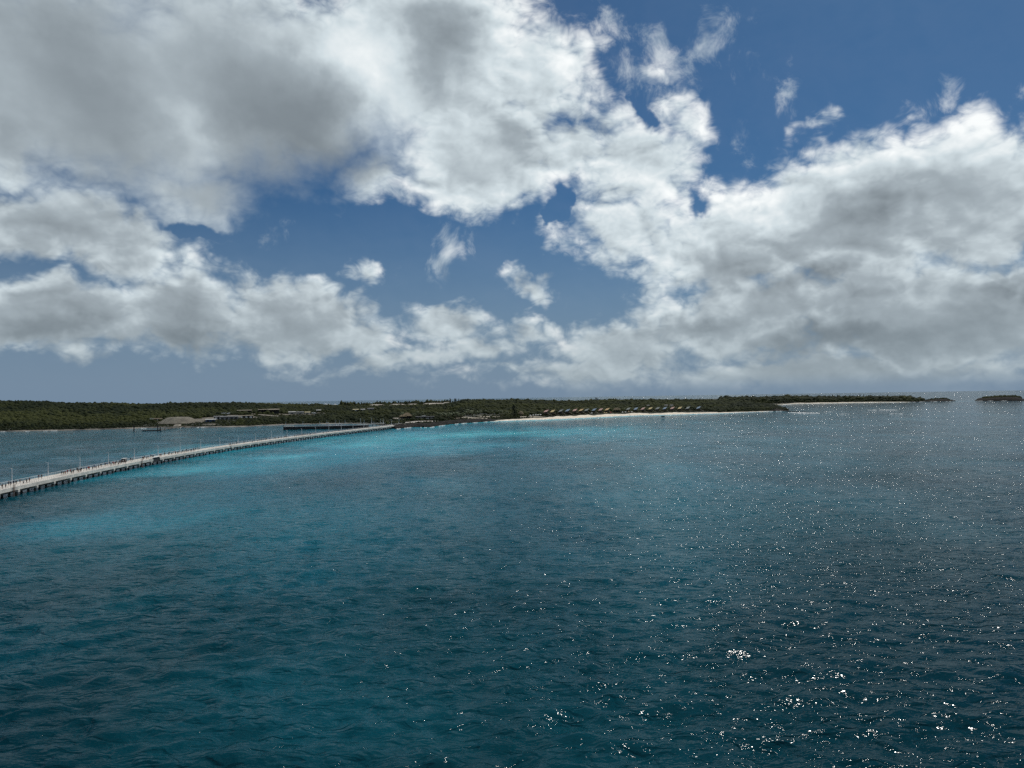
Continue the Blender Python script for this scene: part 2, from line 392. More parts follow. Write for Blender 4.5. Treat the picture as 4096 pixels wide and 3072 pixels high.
# ------------------------------------------------------------------ the sea
def shallow_map(X, Y):
    az = np.arctan2(X, Y); px = px_of(az); r = np.hypot(X, Y)
    warp = (fbm(X / 60, Y / 90, 4) - 0.5)
    s = np.zeros_like(X)
    dn = MAIN.near(px) - r + warp * 30
    beach = np.interp(px, [-1500, 900, 1500, 1700, 1950, 2100, 2900, 3120, 3170], [60, 60, 60, 70, 90, 90, 70, 50, 0])
    amp = np.interp(px, [-1500, 900, 1500, 1700, 1950, 2200, 2900, 3120, 3170], [0.25, 0.25, 0.4, 0.6, 0.85, 1.05, 0.95, 0.6, 0])
    s = np.where(r < MAIN.near(px) + 30, np.maximum(s, amp * np.exp(-np.maximum(dn, 0) / np.maximum(beach, 1))), s)
    line = np.interp(px, [2050, 2250, 2900, 3050], [0, 1, 1, 0])
    s = np.where(r < MAIN.near(px) + 30, np.maximum(s, line * 1.0 * np.exp(-np.maximum(dn, 0) / 26)), s)
    dn2 = SPIT.near(px) - r + warp * 60
    ok = (px > 3100) & (px < 3900)
    s = np.where(ok, np.maximum(s, 0.55 * np.exp(-np.abs(dn2) / 90)), s)
    for cx, cy, rx, ry, k in [(1750, 1742, 190, 190, 0.47), (2150, 1725, 200, 180, 0.47), (1350, 1790, 120, 140, 0.40), (900, 1850, 110, 90, 0.32), (560, 1900, 80, 55, 0.28), (80, 2085, 80, 35, 0.16), (300, 1990, 90, 40, 0.14),
                              (1000, 2000, 120, 60, 0.16), (250, 1835, 50, 50, 0.26), (700, 1760, 90, 120, 0.16), (1700, 2050, 160, 80, 0.14), (1900, 2900, 30, 12, 0.04), (1300, 2750, 30, 14, 0.05), (2500, 1800, 200, 200, 0.22), (1200, 2250, 110, 110, 0.18), (700, 2750, 60, 45, 0.08), (3900, 1680, 600, 500, 0.25)]:
        p = at(cx, cy)
        q = np.exp(-(((X - p.x) / rx + warp * 1.2) ** 2 + ((Y - p.y) / ry + warp * 1.5) ** 2))
        s = np.maximum(s, s + k * q * (1 - s))
    base = np.interp(px, [-2000, 600, 1700, 2600, 3300, 4300], [0.17, 0.215, 0.235, 0.26, 0.20, 0.15]) * (0.75 + 0.5 * fbm(X / 40 + 7, Y / 55, 3)) * np.interp(r, [60, 130, 300, 1000, 3000], [0.72, 1.0, 1.4, 1.5, 0.9])
    s = np.maximum(s, base)
    return np.clip(s + warp * 0.10 * np.clip(s * 4, 0.25, 1), 0, 1)

def build_sea():
    nA, nB, nr = 440, 46, 800
    a = np.concatenate([np.linspace(-R(56), R(56), nA), np.linspace(R(56), R(304), nB + 2)[1:-1]]); na = len(a)
    r = np.concatenate([np.linspace(5, 39, 12), np.geomspace(41.0, 21000.0, nr - 12)]); dr = np.gradient(r)
    A, Rr = np.meshgrid(a, r); X = Rr * np.sin(A); Y = Rr * np.cos(A); DR = np.repeat(dr[:, None], na, 1)
    Z = np.zeros_like(X); g = np.random.default_rng(3)
    for i in range(64):
        lam = 1.9 * (30 / 1.9) ** (i / 63.0) * g.uniform(0.95, 1.05); kk = 2 * math.pi / lam
        th = R(104) + g.normal(0, 0.52); amp = 0.0122 * lam ** 0.72 * (1.0 if lam < 6 else (6 / lam) ** 1.1)
        ph = g.uniform(0, 6.28); w = np.clip((lam / DR - 2.2) / 2.5, 0, 1)
        s = kk * (X * math.cos(th) + Y * math.sin(th)) + ph
        Z += amp * w * (np.sin(s) + 0.25 * np.sin(2 * s + 0.6))
    gust = 0.55 + 0.9 * fbm(X / 90, Y / 60, 3)
    Z *= gust
    V = np.stack([X.ravel(), Y.ravel(), Z.ravel()], 1); i = np.arange(na); j = (i + 1) % na
    F = np.concatenate([np.stack([k * na + i, (k + 1) * na + i, (k + 1) * na + j, k * na + j], 1) for k in range(nr - 1)])
    F = F[:, ::-1]
    me = np_mesh('sea', V, F, True, {'shallow': shallow_map(X.ravel(), Y.ravel())})
    m_ = bpy.data.materials.new('sea_water'); m_.use_nodes = True; n = NT(m_.node_tree); b = m_.node_tree.nodes['Principled BSDF']
    geo = n.node('ShaderNodeNewGeometry'); P = geo.outputs['Position']
    sh = n.node('ShaderNodeAttribute', attribute_name='shallow').outputs['Fac']
    sh = n.m('ADD', sh, n.mul(n.mul(n.sub(n.noise(n.v('MULTIPLY', P, (1, 0.55, 0)), 0.03, 5.0, 0.62)[0], 0.5), 0.55), sh), clamp=True)
    col = n.ramp(sh, [(0.0, (0.0008, 0.0105, 0.018)), (0.2, (0.0020, 0.033, 0.046)), (0.4, (0.006, 0.105, 0.145)), (0.6, (0.012, 0.23, 0.30)), (0.8, (0.045, 0.44, 0.50)), (1.0, (0.26, 0.74, 0.70))])
    patch = n.noise(n.v('MULTIPLY', P, (1, 0.6, 0)), 0.012, 4.0, 0.6)[0]
    col = n.mix(n.step(patch, 0.35, 0.7, 0.0, 0.32), col, n.v('MULTIPLY', col, (0.5, 0.8, 0.95)))
    n.put(b.inputs['Base Color'], col)
    # ripples: slopes of a stretched noise height, taken by differences
    rot = R(14)
    def height(off):
        q = n.mapping(n.v('ADD', P, off) if off else P, (0, 0, 0), (0, 0, -rot), (0.52, 1.0, 1.0))
        h1 = n.noise(q, 0.56, 2.0, 0.50, 0.6)[0]
        h2 = n.noise(q, 3.0, 1.0, 0.5, 0.2)[0]
        ridge = n.m('ABSOLUTE', n.sub(h1, 0.52))
        return n.add(n.mad(ridge, -0.75, n.mul(h1, 0.75)), n.mul(h2, 0.10))
    e = 0.10
    h0 = height(None); hx = height((e, 0, 0)); hy = height((0, e, 0))
    gst = n.step(n.noise(n.v('MULTIPLY', P, (1, 0.7, 0)), 0.02, 3.0, 0.55)[0], 0.3, 0.7, 0.6, 1.3)
    k = n.mul(gst, RIPPLE / e)
    slope = n.v('SCALE', n.xyz(n.sub(h0, hx), n.sub(h0, hy), 0.0), None, k)
    nrm = n.v('NORMALIZE', n.v('ADD', geo.outputs['Normal'], slope))
    n.put(b.inputs['Normal'], nrm)
    b.inputs['Roughness'].default_value = 0.085; b.inputs['Specular IOR Level'].default_value = 0.5; b.inputs['IOR'].default_value = 1.10
    o = link('sea', me, m_); tag(o, kind='structure')
RIPPLE = 1.0
build_sea()

# ------------------------------------------------------------------ land surfaces
soil = mat('scrub_soil', (0.03, 0.034, 0.02), 0.95, (0.018, 0.02, 0.012), 0.05, tone=False)
sandm = mat('beach_sand', (0.78, 0.68, 0.55), 0.95, (0.64, 0.55, 0.43), 0.08, bump=0.2)
rockm = mat('dark_shore_rock', (0.030, 0.027, 0.023), 0.95, (0.010, 0.0095, 0.009), 0.25, bump=0.6, spec=0.1)
isl = link('island', MAIN.mesh('island', 420, 150), soil); tag(isl, kind='structure')
spt = link('wooded_spit', SPIT.mesh('wooded_spit', 220, 60), soil); tag(spt, kind='structure')

def rough_rock(land, name, x0, x1, nx, nr, amp, back, soft=0.06):
    """rock ground with broken ledges over a stretch of shore"""
    px = np.linspace(x0, x1, nx); az = az_of(px); rn = land.near(px); V = []
    edge = np.minimum(1, np.minimum(px - x0, x1 - px) / (soft * (x1 - x0)))
    for j in range(nr):
        t = j / (nr - 1); r = rn - 7 + (back + 7) * t
        X = r * np.sin(az); Y = r * np.cos(az)
        step_ = np.floor(fbm(X / 9 + 40, Y / 16, 4) * 7) / 7
        z = np.maximum(land.z(px, r), -1) + edge * amp * (0.35 + 1.3 * step_) * np.minimum(1, t * 9) + (fbm(X / 2.5, Y / 3.5, 2) - 0.5) * 0.9 * edge
        z = np.where(t == 0, -2.0, z)
        if j == nr - 1: z = land.z(px, r) - 0.6
        V.append(np.stack([X, Y, z], 1))
    i = np.arange(nx - 1)
    F = np.concatenate([np.stack([j * nx + i, j * nx + i + 1, (j + 1) * nx + i + 1, (j + 1) * nx + i], 1) for j in range(nr - 1)])
    o = link(name, np_mesh(name, np.concatenate(V), F, False), rockm); tag(o, kind='structure'); return o
rough_rock(MAIN, 'rocky_shore', 1525, 1985, 300, 14, 3.0, 34, 0.1)
rough_rock(MAIN, 'rocky_point', 3070, 3154, 70, 14, 2.2, 60, 0.42)
rough_rock(SPIT, 'rocky_headland', 3640, 3821, 150, 16, 1.6, 110)
rough_rock(ISLET, 'rock_islet', 3899, 4109, 180, 16, 1.2, 120)
link_islet = link('islet', ISLET.mesh('islet', 90, 26), mat('islet_scrub', (0.045, 0.052, 0.028), 0.95, (0.03, 0.032, 0.02), 0.12)); tag(link_islet, kind='structure')

def sand_strip(land, name, xs, widths, lift=0.35, m_=None, inset=-4.0, nx=260, nr=10):
    px = np.linspace(xs[0], xs[-1], nx); az = az_of(px); rn = land.near(px); w = np.interp(px, xs, widths); V = []
    wob = (fbm(px / 25, px * 0 + 3, 3) - 0.5)
    for j in range(nr):
        t = j / (nr - 1); r = rn + inset + (w * (1 + wob * 0.9) - inset) * t
        z = land.z(px, r) + lift * np.minimum(1, t * 3) ; z = np.where(r < rn, -0.35 + (r - rn) * 0.15, np.maximum(z, 0.12 + (r - rn) * 0.05))
        if j == nr - 1: z = land.z(px, r) - 0.3
        V.append(np.stack([r * np.sin(az), r * np.cos(az), z], 1))
    i = np.arange(nx - 1)
    F = np.concatenate([np.stack([j * nx + i, j * nx + i + 1, (j + 1) * nx + i + 1, (j + 1) * nx + i], 1) for j in range(nr - 1)])
    o = link(name, np_mesh(name, np.concatenate(V), F, True), m_ or sandm); tag(o, kind='structure'); return o
sand_strip(MAIN, 'beach', [1960, 1990, 2050, 2150, 2300, 2500, 2700, 2900, 3050, 3130], [3, 14, 26, 46, 62, 60, 50, 22, 9, 3])
greysand = mat('grey_shore_sand', (0.26, 0.235, 0.20), 0.95, (0.05, 0.047, 0.042), 0.03, detail=6.0)
sand_strip(MAIN, 'stony_shore', [-1500, 0, 250, 550, 800, 1100, 1250, 1420, 1480], [8, 8, 10, 14, 10, 8, 12, 10, 3], m_=greysand)
sand_strip(SPIT, 'spit_beach', [3100, 3200, 3300, 3500, 3640], [3, 9, 10, 6, 2], m_=sandm, nx=120)

# ------------------------------------------------------------------ clearings
LOW = []        # (x, y, radii): only low scrub there
CLEAR = []      # (x, y, radius): no scrub there
def clearing(px, py, rx, ry, m_, name='clearing', land=MAIN, lift=0.5, hole=True, n_=34):
    c = land.ground(px, py); V = [(c.x, c.y, float(land.zxy(c.x, c.y)) + lift)]; F = []
    rings = 4
    for k in range(1, rings + 1):
        for i in range(n_):
            a = 2 * math.pi * i / n_; w = 1 + 0.35 * (fbm(np.array([math.cos(a) * 1.5 + c.x]), np.array([math.sin(a) * 1.5]), 3)[0] - 0.5) * 2
            x = c.x + math.cos(a) * rx * w * k / rings; y = c.y + math.sin(a) * ry * w * k / rings
            V.append((x, y, float(land.zxy(x, y)) + (lift if k < rings else -0.4)))
    for i in range(n_): F.append((0, 1 + i, 1 + (i + 1) % n_))
    me = bpy.data.meshes.new(name)
    for k in range(rings - 1):
        b = 1 + k * n_
        for i in range(n_): F.append((b + i, b + n_ + i, b + n_ + (i + 1) % n_, b + (i + 1) % n_))
    me.from_pydata(V, [], F); me.update()
    o = link(name, me, m_); tag(o, kind='structure')
    if hole:
        CLEAR.append((c.x, c.y, rx, ry)); k = 1 - (ry + 45) / math.hypot(c.x, c.y); LOW.append((c.x * k, c.y * k, rx * 1.15, 95))
    return c
palesoil = mat('graded_soil', (0.20, 0.175, 0.14), 0.95, (0.10, 0.09, 0.07), 0.09)
palesand = mat('dug_sand', (0.50, 0.45, 0.38), 0.95, (0.36, 0.32, 0.27), 0.06)
for px, py, rx, ry in [(720, 1686, 38, 20), (800, 1679, 34, 20), (880, 1673, 36, 18), (960, 1665, 34, 20), (1050, 1660, 34, 20), (1130, 1658, 30, 16), (1210, 1657, 34, 14), (1275, 1652, 14, 10), (640, 1682, 14, 10), (838, 1698, 12, 8)]:
    clearing(px, py, rx, ry, palesoil)
terrsand = mat('terrace_sand', (0.40, 0.35, 0.28), 0.95, (0.22, 0.19, 0.14), 0.1)
plaza = mat('paved_plaza', (0.42, 0.38, 0.33), 0.9, (0.32, 0.29, 0.25), 0.15)
for px, py, rx, ry in [(1700, 1686, 26, 20), (1640, 1690, 14, 16), (1590, 1674, 16, 12)]: clearing(px, py, rx, ry, plaza, 'plaza')
for px, py, rx, ry in [(1880, 1672, 32, 14), (1960, 1668, 26, 12), (2120, 1668, 30, 12)]: clearing(px, py, rx, ry, terrsand, 'sandy_terrace')

# ------------------------------------------------------------------ scrub: one dense low wood nobody could count
def dome(seed):
    g = np.random.default_rng(seed); bm = bmesh.new(); bmesh.ops.create_icosphere(bm, subdivisions=1, radius=1.0)
    bmesh.ops.rotate(bm, verts=bm.verts, matrix=Matrix.Rotation(g.uniform(0, 6), 3, 'Z'))
    bmesh.ops.delete(bm, geom=[f for f in bm.faces if f.calc_center_median().z < -0.45], context='FACES')
    bm.verts.ensure_lookup_table(); bm.verts.index_update()
    v = np.array([q.co[:] for q in bm.verts]); f = np.array([[q.index for q in t.verts] for t in bm.faces]); bm.free()
    v *= (1 + g.normal(0, 0.20, (len(v), 1))); v[:, 2] *= 0.66; return v, f
DOMES = [dome(40 + i) for i in range(8)]
def scatter(land, name, n_try, x0, x1, size, label, r_extra=60, seed=1, band=None, shorelow=None, tall=1.0, m_=None, inner=None):
    g = np.random.default_rng(seed)
    px = g.uniform(x0, x1, n_try); rn = land.near(px); rr = np.interp(px, land.rx, land.rr) + r_extra
    r = np.sqrt(g.uniform(0, 1, n_try) * (rr ** 2 - rn ** 2) + rn ** 2)
    if inner: r = rr - r_extra + g.uniform(*inner, n_try)
    keep = r > rn + np.interp(px, *band)
    az = az_of(px); X = r * np.sin(az); Y = r * np.cos(az)
    for cx, cy, rx, ry in CLEAR: keep &= ((X - cx) / rx) ** 2 + ((Y - cy) / ry) ** 2 > 0.9
    px, r, X, Y = px[keep], r[keep], X[keep], Y[keep]; n_ = len(X)
    big = fbm(X / 120 + 5, Y / 160, 3)
    sc = size * np.clip(g.lognormal(-0.06, 0.32, n_), 0.45, 2.1) * (0.7 + 0.7 * big); shore = np.clip((r - land.near(px)) / 60, 0.5, 1); sc *= shore
    for cx, cy, rx, ry in LOW: sc = np.where(((X - cx) / rx) ** 2 + ((Y - cy) / ry) ** 2 < 1, sc * 0.45, sc)
    if shorelow: sc = np.where(r < land.near(px) + np.interp(px, *shorelow), sc * 0.3, sc)
    sc = np.maximum(sc, 1.0)
    Z = land.z(px, r) + sc * 0.42
    tone = np.clip(0.34 + 1.5 * (fbm(X / 45, Y / 70 + 9, 3) - 0.5) + 2.2 * (fbm(X / 210 + 3, Y / 150 + 1, 3) - 0.5) + g.normal(0, 0.20, n_), 0, 1)
    pick = g.integers(0, len(DOMES), n_); VV, FF, TT = [], [], []; base = 0
    for k, (v, f) in enumerate(DOMES):
        ii = np.where(pick == k)[0]
        if not len(ii): continue
        a = g.uniform(0, 6.28, len(ii)); c, s_ = np.cos(a)[:, None], np.sin(a)[:, None]
        sq = g.uniform(0.75, 1.25, (len(ii), 1)); h = sc[ii][:, None]
        x = (v[None, :, 0] * c - v[None, :, 1] * s_) * h * sq; y = (v[None, :, 0] * s_ + v[None, :, 1] * c) * h; z = v[None, :, 2] * h * tall * g.uniform(0.8, 1.35, (len(ii), 1))
        P = np.stack([x + X[ii][:, None], y + Y[ii][:, None], z + Z[ii][:, None]], 2).reshape(-1, 3)
        P += g.normal(0, 0.16, P.shape) * 1.0
        VV.append(P); TT.append(np.repeat(tone[ii], len(v)))
        FF.append((f[None] + (np.arange(len(ii)) * len(v))[:, None, None]).reshape(-1, 3) + base); base += len(P)
    me = np_mesh(name, np.concatenate(VV), np.concatenate(FF), True, {'tone': np.concatenate(TT)})
    o = link(name, me, m_ or leafm); tag(o, label, 'scrub', kind='stuff'); return o
leafm = mat('scrub_leaves', (0.007, 0.013, 0.007), 0.85, (0.045, 0.050, 0.014), 0.25, tone=True, detail=3.0, spec=0.08)
scatter(MAIN, 'scrub', 112000, -1480, 3150, 2.75, 'dense low green scrub covering the long island', seed=1,
        band=([-1480, 1500, 1560, 1700, 1960, 2050, 2300, 2800, 2900, 3000, 3100, 3150], [9, 9, 36, 40, 38, 36, 78, 72, 28, 16, 18, 18]), shorelow=([2100, 2180, 2830, 2880], [0, 112, 112, 0]))
scatter(MAIN, 'skyline_wood', 1400, 1365, 1795, 4.0, 'dark belt of feathery trees on the low skyline above the pier root', seed=6, band=([0, 4000], [100, 100]), tall=2.2, inner=(0, 60))
scatter(SPIT, 'coastal_wood', 7000, 2880, 3690, 5.2, 'dark low wood along the far spit', seed=2, r_extra=30, band=([2880, 3200, 3690], [20, 20, 20]))
scatter(SPIT, 'headland_scrub', 500, 3690, 3806, 2.6, 'sparse scrub on the rocky end of the far spit', seed=3, r_extra=10, band=([3690, 3806], [40, 40]))
scatter(ISLET, 'islet_scrub', 1300, 3930, 4085, 2.4, 'thin scrub on top of the small rock islet', seed=4, r_extra=20, band=([3930, 4085], [30, 30]))

# ------------------------------------------------------------------ surf: broken white water along the shore and reef
def ribbon(V, F, path, w, g):
    b = len(V); n_ = len(path)
    for i, (x, y) in enumerate(path):
        q = path[min(i + 1, n_ - 1)]; o = path[max(i - 1, 0)]; dx, dy = q[0] - o[0], q[1] - o[1]; l = math.hypot(dx, dy) or 1
        ww = w * g.uniform(0.15, 1.0) * math.sin(math.pi * (i + 0.35) / (n_ + 0.2)) ** 0.5
        hh = 0.25 + min(0.75, w * 0.13) * g.uniform(0.4, 1.0) * math.sin(math.pi * (i + 0.35) / (n_ + 0.2)) ** 0.5
        V.append((x - dy / l * ww, y + dx / l * ww, 0.12)); V.append((x, y, hh)); V.append((x + dy / l * ww * 0.5, y - dx / l * ww * 0.5, 0.05))
    for i in range(n_ - 1): F.append((b + 3 * i, b + 3 * i + 1, b + 3 * i + 4, b + 3 * i + 3)); F.append((b + 3 * i + 1, b + 3 * i + 2, b + 3 * i + 5, b + 3 * i + 4))
foam = mat('white_foam', (0.80, 0.80, 0.78), 0.9, (0.55, 0.58, 0.58), 1.2)
def surf(name, label, spans):
    g = random.Random(name); V, F = [], []
    for land, x0, x1, off, w, fill in spans:
        x = x0
        while x < x1:
            L = g.uniform(6, 30); gap = L * (1 - fill) / fill * g.uniform(0.3, 1.7); path = []
            m_ = max(4, int(L))
            for i in range(m_):
                px = min(x + L * i / (m_ - 1), x1); r = float(land.near(px)) - off + g.uniform(-0.6, 0.6) - 1.4 * math.sin(i * 0.7 + x); a = float(az_of(px)); path.append((r * math.sin(a), r * math.cos(a)))
            ribbon(V, F, path, w, g); x += L + gap
    me = bpy.data.meshes.new(name); me.from_pydata(V, [], F); me.update()
    o = link(name, me, foam); tag(o, label, 'surf', kind='stuff')
surf('beach_surf', 'thin white surf line along the sand beach', [(MAIN, 1990, 3120, 0.5, 6.0, 0.92), (MAIN, 2150, 2900, 14, 3.5, 0.4)])
surf('rock_surf', 'white wash along the dark rocky shore', [(MAIN, 1585, 1985, 9, 2.6, 0.5), (MAIN, 0, 300, 6, 2.2, 0.3), (MAIN, 560, 860, 6, 2.5, 0.3)])
surf('spit_surf', 'white surf along the far spit and its headland', [(SPIT, 3130, 3640, 6, 8.0, 0.7), (SPIT, 3650, 3815, 10, 5.0, 0.5), (ISLET, 3905, 4096, 10, 4.5, 0.35)])
def breakers(name, label, lines):
    g = random.Random(name); V, F = [], []
    for x0, y0, x1, y1, w in lines:
        a, b = at(x0, y0), at(x1, y1); m_ = 26
        ribbon(V, F, [(a.x + (b.x - a.x) * i / m_ + g.uniform(-1, 1), a.y + (b.y - a.y) * i / m_ + g.uniform(-4, 4)) for i in range(m_ + 1)], w, g)
    me = bpy.data.meshes.new(name); me.from_pydata(V, [], F); me.update(); tag(link(name, me, foam), label, 'breakers', kind='stuff')
breakers('reef_breakers', 'white breakers over the shallow reef off the rocky point', [(3170, 1652, 3280, 1653, 9), (3150, 1650, 3230, 1651, 6), (3475, 1640.5, 3590, 1640, 7), (3360, 1657, 3400, 1656.5, 4), (3560, 1656.5, 3615, 1655.5, 4), (3300, 1648, 3330, 1647.6, 4)])
# low dark reef ledge awash off the point
lv = []
for i in range(24):
    t = i / 23; p = at(3145 + 85 * t, 1645.5 + 3.0 * t); lv.append((p.x, p.y))
mb = MB()
for i in range(23):
    (x0, y0), (x1, y1) = lv[i], lv[i + 1]; w = 7 * math.sin(math.pi * (i + 1) / 25) + rnd.uniform(0, 2); h = 0.9 * (1 - i / 30) + rnd.uniform(0, .4)
    mb.poly([(x0, y0 - w, -0.6), (x1, y1 - w, -0.6), (x1, y1 + w, -0.6), (x0, y0 + w, -0.6), (x0 + .3, y0 - w * .6, h), (x1 - .3, y1 - w * .6, h), (x1 - .3, y1 + w * .6, h), (x0 + .3, y0 + w * .6, h)],
            [(4, 5, 6, 7), (0, 1, 5, 4), (1, 2, 6, 5), (2, 3, 7, 6), (3, 0, 4, 7)])
tag(mb.build('reef_ledge', rockm), kind='structure')

# ------------------------------------------------------------------ the long pier
conc = mat('pale_concrete', (0.64, 0.61, 0.55), 0.85, (0.46, 0.44, 0.40), 0.22)
deckm = mat('deck_concrete', (0.68, 0.63, 0.56), 0.85, (0.52, 0.48, 0.43), 0.18)
pilem = mat('wet_pile_concrete', (0.10, 0.095, 0.085), 0.7, (0.04, 0.04, 0.036), 0.5)
railw = mat('white_rail_paint', (0.75, 0.77, 0.78), 0.45, (0.62, 0.64, 0.66), 0.5)
railg = mat('galvanised_rail', (0.32, 0.33, 0.34), 0.5, (0.22, 0.23, 0.24), 0.6, metal=0.3)
rust = mat('rusty_steel', (0.16, 0.085, 0.05), 0.8, (0.07, 0.045, 0.035), 1.2)
darkm = mat('dark_panel', (0.035, 0.04, 0.045), 0.7, (0.02, 0.022, 0.025), 0.6)
whitem = mat('white_panel', (0.72, 0.72, 0.70), 0.6, (0.60, 0.60, 0.58), 0.5)
girdm = mat('shaded_girder_concrete', (0.16, 0.15, 0.135), 0.85, (0.10, 0.095, 0.085), 0.3)  # concrete with the shade below the deck put into its colour
Z_DECK, Z_BEAM, W_PIER = 3.7, 2.45, 9.8
edge_px = [(0, 1977), (52, 1965), (124, 1949), (197, 1932), (267, 1913.5), (330, 1898), (391, 1884), (450, 1872.6), (558, 1853), (676, 1835.5), (744, 1825), (800, 1814.5), (879, 1799), (950, 1786.5),
           (1000, 1779.5), (1074, 1768), (1144, 1757.8), (1212, 1748.7), (1275, 1741), (1343, 1734.5), (1400, 1729), (1431, 1725), (1520, 1712.8), (1576, 1706), (1644, 1697.5)]
E = np.array([tuple(at(x, y, Z_BEAM))[:2] for x, y in edge_px])
# a smooth plan curve through the near edge, spaced every metre, run on past the left of the picture
tt = np.concatenate([[0], np.cumsum(np.hypot(*np.diff(E, axis=0).T))])
cx_ = np.polyfit(tt, E[:, 0], 4); cy_ = np.polyfit(tt, E[:, 1], 4)
S0, S1 = -165.0, float(tt[-1]) + 4
def edge(s):
    q = max(s, 0.0); p = Vector((np.polyval(cx_, q), np.polyval(cy_, q), 0)); d = Vector((np.polyval(np.polyder(cx_), q), np.polyval(np.polyder(cy_), q), 0)).normalized()
    if s < 0: p = p + d * s
    return p, d
def on_pier(s, lat):
    """point lat metres in from the near edge"""
    p, d = edge(s); return p + Vector((-d.y, d.x, 0)) * lat, d
def s_of_px(px, lat=5.5, z=Z_DECK):
    a, b = S0, S1
    for _ in range(16):
        m_ = (a + b) / 2
        if proj((*on_pier(m_, lat)[0][:2], z))[0] < px: a = m_
        else: b = m_
    return (a + b) / 2
pier = thing('pier', 'long pale concrete pier curving from the left edge to the island', 'pier', (*on_pier(0, 5.5)[0][:2], 0))
PO = pier.location.copy()
def pier_part(name, mb_, m_, parent=None):
    o = mb_.build(name, m_); o.parent = parent or pier
    if parent is None: o.location = -PO
    else: o.location = (0, 0, 0)
    return o
SPAN = 15.0; n_span = int((S1 - S0) / SPAN); gap_s = s_of_px(624, 0.5)
def prism(mb_, s0, s1, l0, l1, z0, z1, n=3, mi=0):
    """box that follows the pier's curve"""
    P = []
    for i in range(n + 1):
        s = s0 + (s1 - s0) * i / n; a = on_pier(s, l0)[0]; b = on_pier(s, l1)[0]
        P += [(a.x, a.y, z0), (b.x, b.y, z0), (b.x, b.y, z1), (a.x, a.y, z1)]
    F = [(0, 1, 2, 3), (4 * n + 3, 4 * n + 2, 4 * n + 1, 4 * n)]
    for i in range(n):
        k = 4 * i
        for j in range(4): F.append((k + j, k + 4 + j, k + 4 + (j + 1) % 4, k + (j + 1) % 4))
    mb_.poly(P, F, mi); return mb_
bents = []
for k in range(n_span):
    s0, s1 = S0 + k * SPAN, S0 + (k + 1) * SPAN; has_gap = s0 <= gap_s < s1
    pier_part('deck_slab', prism(MB(), s0 + 0.03, s1 - 0.03, 0.35, W_PIER - 0.35, Z_DECK - 0.55, Z_DECK), deckm)
    if has_gap:
        pier_part('edge_beam', prism(MB(), s0 + 0.02, gap_s - 4.5, 0.0, 0.5, Z_BEAM, Z_DECK + 0.18, 1), conc)
        if gap_s + 4.5 < s1 - 0.5: pier_part('edge_beam', prism(MB(), gap_s + 4.5, s1 - 0.02, 0.0, 0.5, Z_BEAM, Z_DECK + 0.18, 1), conc)
        g_ = MB(); prism(g_, gap_s - 4.4, gap_s + 4.4, -0.1, 2.6, Z_DECK + 0.75, Z_DECK + 0.95, 1); pier_part('access_canopy', g_, whitem)
        g_ = MB(); prism(g_, gap_s - 4.4, gap_s + 4.4, 0.3, 0.5, Z_BEAM - 0.8, Z_DECK + 0.7, 1); pier_part('recess_shade_sheet', g_, darkm)  # dark sheet across the gap, standing in for the shade of the open recess
    else: pier_part('edge_beam', prism(MB(), s0 + 0.02, s1 - 0.02, 0.0, 0.5, Z_BEAM, Z_DECK + 0.18), conc)
    pier_part('edge_beam', prism(MB(), s0 + 0.02, s1 - 0.02, W_PIER - 0.5, W_PIER, Z_BEAM, Z_DECK + 0.18), conc)
    # rails: thin posts and wires on the near side, a fat white pipe on the far side
    for lat, rr_, m_, nm in ((0.25, 0.030, railg, 'railing'), (W_PIER - 0.25, 0.075, railw, 'railing')):
        r_ = MB(); n_p = 8
        if has_gap and lat < 1: continue
        pts = [on_pier(s0 + SPAN * i / n_p, lat)[0] for i in range(n_p + 1)]
        for i in range(n_p):
            a, b = pts[i], pts[i + 1]
            r_.bar((a.x, a.y, Z_DECK + 0.15), (a.x, a.y, Z_DECK + 1.25), 0.035, 4)
            for z_, q in ((1.25, rr_), (0.85, 0.02), (0.5, 0.02)): r_.bar((a.x, a.y, Z_DECK + z_), (b.x, b.y, Z_DECK + z_), q, 4)
        pier_part(nm, r_, m_)
    for l0, l1 in ((1.5, 2.4), (4.45, 5.35), (7.4, 8.3)): pier_part('girder', prism(MB(), s0 + 0.05, s1 - 0.05, l0, l1, Z_BEAM - 1.0, Z_DECK - 0.56), girdm)  # girders made deep and dark so the gap under the deck reads shaded
    # bent: cap across the deck on three piles
    p, d = edge(s0); c = MB(); prism(c, s0 - 0.65, s0 + 0.65, -0.25, W_PIER + 0.25, Z_BEAM - 0.95, Z_BEAM + 0.02, 1); cap = pier_part('pile_cap', c, conc); bents.append(s0)
    for lat in (0.8, 3.6, 6.4):
        q = on_pier(s0, lat)[0]; b = MB(); b.bar((q.x, q.y, -3), (q.x, q.y, Z_BEAM - 0.93), 0.5, 8); pier_part('pile', b, pilem, cap)
for px in (53, 566, 923):
    s = s_of_px(px, 0.0); l_ = MB()
    for ds in (-0.45, 0.45):
        a = on_pier(s + ds, -0.35)[0]; l_.bar((a.x, a.y, -0.5), (a.x, a.y, Z_DECK + 1.3), 0.09, 4)
    for i in range(16):
        a, b = on_pier(s - 0.45, -0.35)[0], on_pier(s + 0.45, -0.35)[0]; z_ = -0.2 + i * 0.4; l_.bar((a.x, a.y, z_), (b.x, b.y, z_), 0.05, 4)
    o = pier_part('ladder', l_, rust); o['label'] = 'rusty access ladder hung on the near side'

